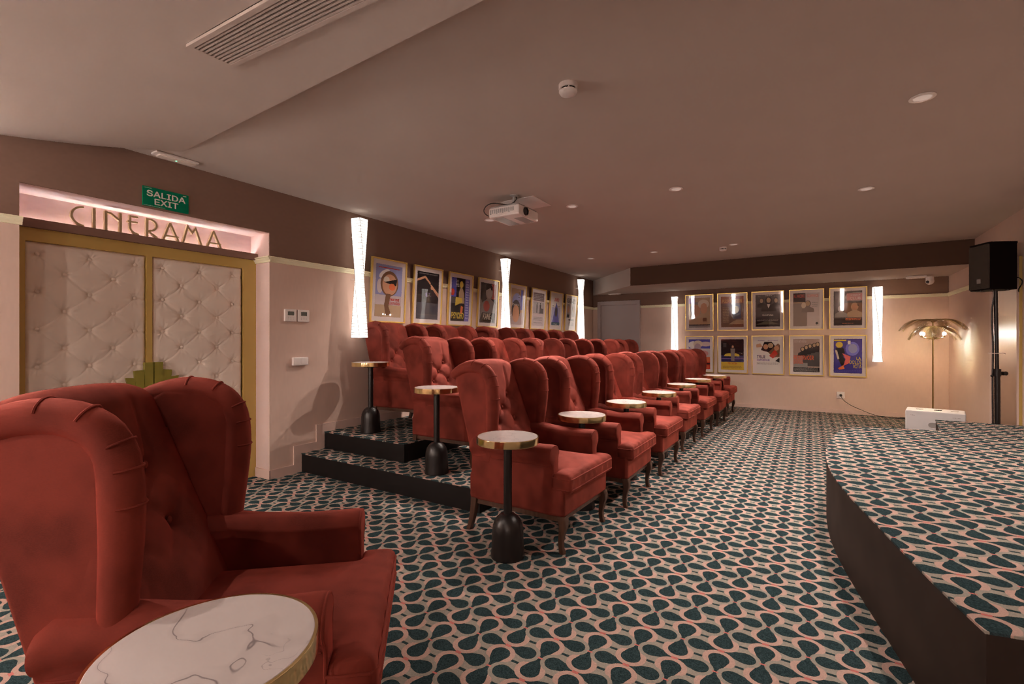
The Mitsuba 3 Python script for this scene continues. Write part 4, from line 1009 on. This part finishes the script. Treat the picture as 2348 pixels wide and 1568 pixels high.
# ------------------------------------------------------------------ white box, speaker on stand
wb = thing('floor_box', 'white cabinet loudspeaker lying on the floor before the palm lamp', 'speaker')
Wb = xform(1.0, 7.56, 0, math.radians(-10.5))
put('body', rbox(0, .545, 0, .385, 0.0, .462, .012, 12), 'm_white_box', wb, smooth=30, world=Wb)
slot = unary_union([Point(.245, .30).buffer(.034), Point(.40, .30).buffer(.034), sbox(.245, .266, .40, .334)])
put('handle_slot', extr(slot, .003, frame_mat((1, 0, 0), (0, 0, 1), (0, -1, 0), (0, .001, 0))), 'm_mount_grey', wb, world=Wb, label='long rounded handle recess')
put('lip', cat([tube(np.c_[np.array(slot.exterior.coords)[:-1:2, 0], np.full(len(slot.exterior.coords[:-1:2]), -.001), np.array(slot.exterior.coords)[:-1:2, 1]], .004, 6, closed=True)]), 'm_white_box', wb, world=Wb)
for u in (.13, .30, .45):
    put('top_recess', box(u - .035, u + .035, .16, .24, .459, .4635), 'm_dark_slot' if u == .30 else 'm_mount_grey', wb, world=Wb)
put('corner_mark', box(.05, .09, -.0015, .002, .405, .408), 'm_mount_grey', wb, world=Wb)
put('corner_mark', box(.43, .50, -.0015, .002, .405, .408), 'm_mount_grey', wb, world=Wb)
put('side_plate', box(.543, .547, .10, .24, .12, .40), 'm_mount_grey', wb, world=Wb)

fwd = np.array([-math.sin(YAW), math.cos(YAW)]); rgt = np.array([math.cos(YAW), math.sin(YAW)])
spx, spy = 1.735, 7.215
st = thing('speaker_stand', 'black tripod pole stand behind the stage carrying the loudspeaker', 'stand')
put('pole', cyl((spx - .012, spy, 1.860), (spx, spy, .95), .0165, 18), 'm_black', st, smooth=35)
put('lower_pole', cyl((spx, spy, 1.0), (spx + .004, spy, .10), .0245, 18), 'm_black', st, smooth=35)
put('collar', cyl((spx, spy, .925), (spx, spy, 1.005), .031, 20), 'm_black', st, smooth=35)
kd = np.array([rgt[0], rgt[1], 0])
c0 = np.array([spx, spy, .955])
put('knob', cat([cyl(c0 + kd * .02, c0 + kd * .06, .010, 12), cyl(c0 + kd * .055 + (0, 0, .002), c0 + kd * .10 + (0, 0, .002), .022, 10)]), 'm_black', st, smooth=35)
put('knob', cat([cyl(c0 - kd * .02 - (0, 0, .025), c0 - kd * .05 - (0, 0, .025), .006, 10), man(m3.Manifold.sphere(.014, 14).translate(tuple(c0 - kd * .055 - np.array([0, 0, .025]))))]), 'm_black', st, smooth=35)
for k, (ax, ay) in enumerate(((-.34, -.10), (.12, .36), (.10, -.36))):
    put('leg', cyl((spx, spy, .42), (spx + ax, spy + ay, .012), .012, 12), 'm_black', st, smooth=35)
put('cable', tube(spline([(spx + .00, spy + .02, 1.855), (spx - .035, spy - .005, 1.72), (spx - .033, spy, 1.3), (spx - .036, spy, .9), (spx - .036, spy + .0, .3), (spx - .05, spy + .03, .02)], 60), .0075, 8), 'm_black', st, smooth=40)
put('cable_tie', tube(spline([c0 + kd * -.10 + (0, 0, .225), c0 - kd * .04 + (0, 0, .222) - np.r_[fwd, 0] * .03, c0 + kd * .03 + (0, 0, .224) - np.r_[fwd, 0] * .03, c0 + kd * .09 + (0, 0, .212)], 20), .004, 6), 'm_white', st, smooth=40)

sp = thing('loudspeaker', 'black loudspeaker with grille on the pole stand at the right edge', 'speaker')
# plan outline in (right, forward) of the camera: grille face to the left front
plan = np.array([(-.217, .10), (-.053, -.12), (.154, .06), (.06, .24), (-.12, .26)])
def wpt(q):
    away = np.array([spx, spy]) / math.hypot(spx, spy)
    return np.array([spx, spy]) + q[0] * np.array([away[1], -away[0]]) + q[1] * away
pw = np.array([wpt(q) for q in plan])
sh_ = Polygon(pw).buffer(-.012).buffer(.012, quad_segs=3)
zb, zt = 1.872, 2.388
put('cabinet', slab_xy(sh_, zb, zt - .012), 'm_black_matte', sp)
put('top_cap', slab_xy(sh_.buffer(.004), zt - .02, zt), 'm_black_matte', sp)
a2, b2 = pw[0], pw[1]
dv = (b2 - a2); Lg = np.linalg.norm(dv); dv /= Lg
nv = np.array([dv[1], -dv[0]])
Mg = frame_mat((dv[0], dv[1], 0), (0, 0, 1), (nv[0], nv[1], 0), (a2[0] + nv[0] * .002, a2[1] + nv[1] * .002, zb))
def grille_fn(p, n, uv):
    s_ = (p.x * dv[0] + p.y * dv[1]) * 110
    t_ = p.z * 110
    k = dr.cos(s_ * 6.283) * dr.cos(t_ * 6.283)
    return mikit.mix((0.075, 0.064, 0.052), (0.006, 0.006, 0.006), mikit.smoothstep(-.2, .5, k))
mat('m_grille', {'type': 'principled', 'base_color': mikit.proc(grille_fn), 'roughness': 0.6, 'specular': 0.2})
gp = sbox(.012, .02, Lg - .012, zt - zb - .03)
put('grille', extr(gp.buffer(.008), .010, Mg), 'm_grille', sp, label='perforated metal grille')
put('badge', extr(sbox(Lg * .42, .075, Lg * .60, .125), .0125, Mg), 'm_mount_grey', sp, label='small grey badge')
put('cable', tube(spline([tuple(wpt((.11, .13))) + (1.94,), tuple(wpt((.16, .12))) + (2.00,), tuple(wpt((.19, .10))) + (1.95,), tuple(wpt((.17, .12))) + (1.89,), tuple(wpt((.20, .16))) + (1.82,)], 30), .005, 8), 'm_black', sp, smooth=40)
for q in ((-.13, .04), (-.04, -.05), (.08, .06)):
    c = wpt(q)
    put('foot', cyl((c[0], c[1], zb + .002), (c[0], c[1], zb - .010), .02, 14), 'm_black', sp)
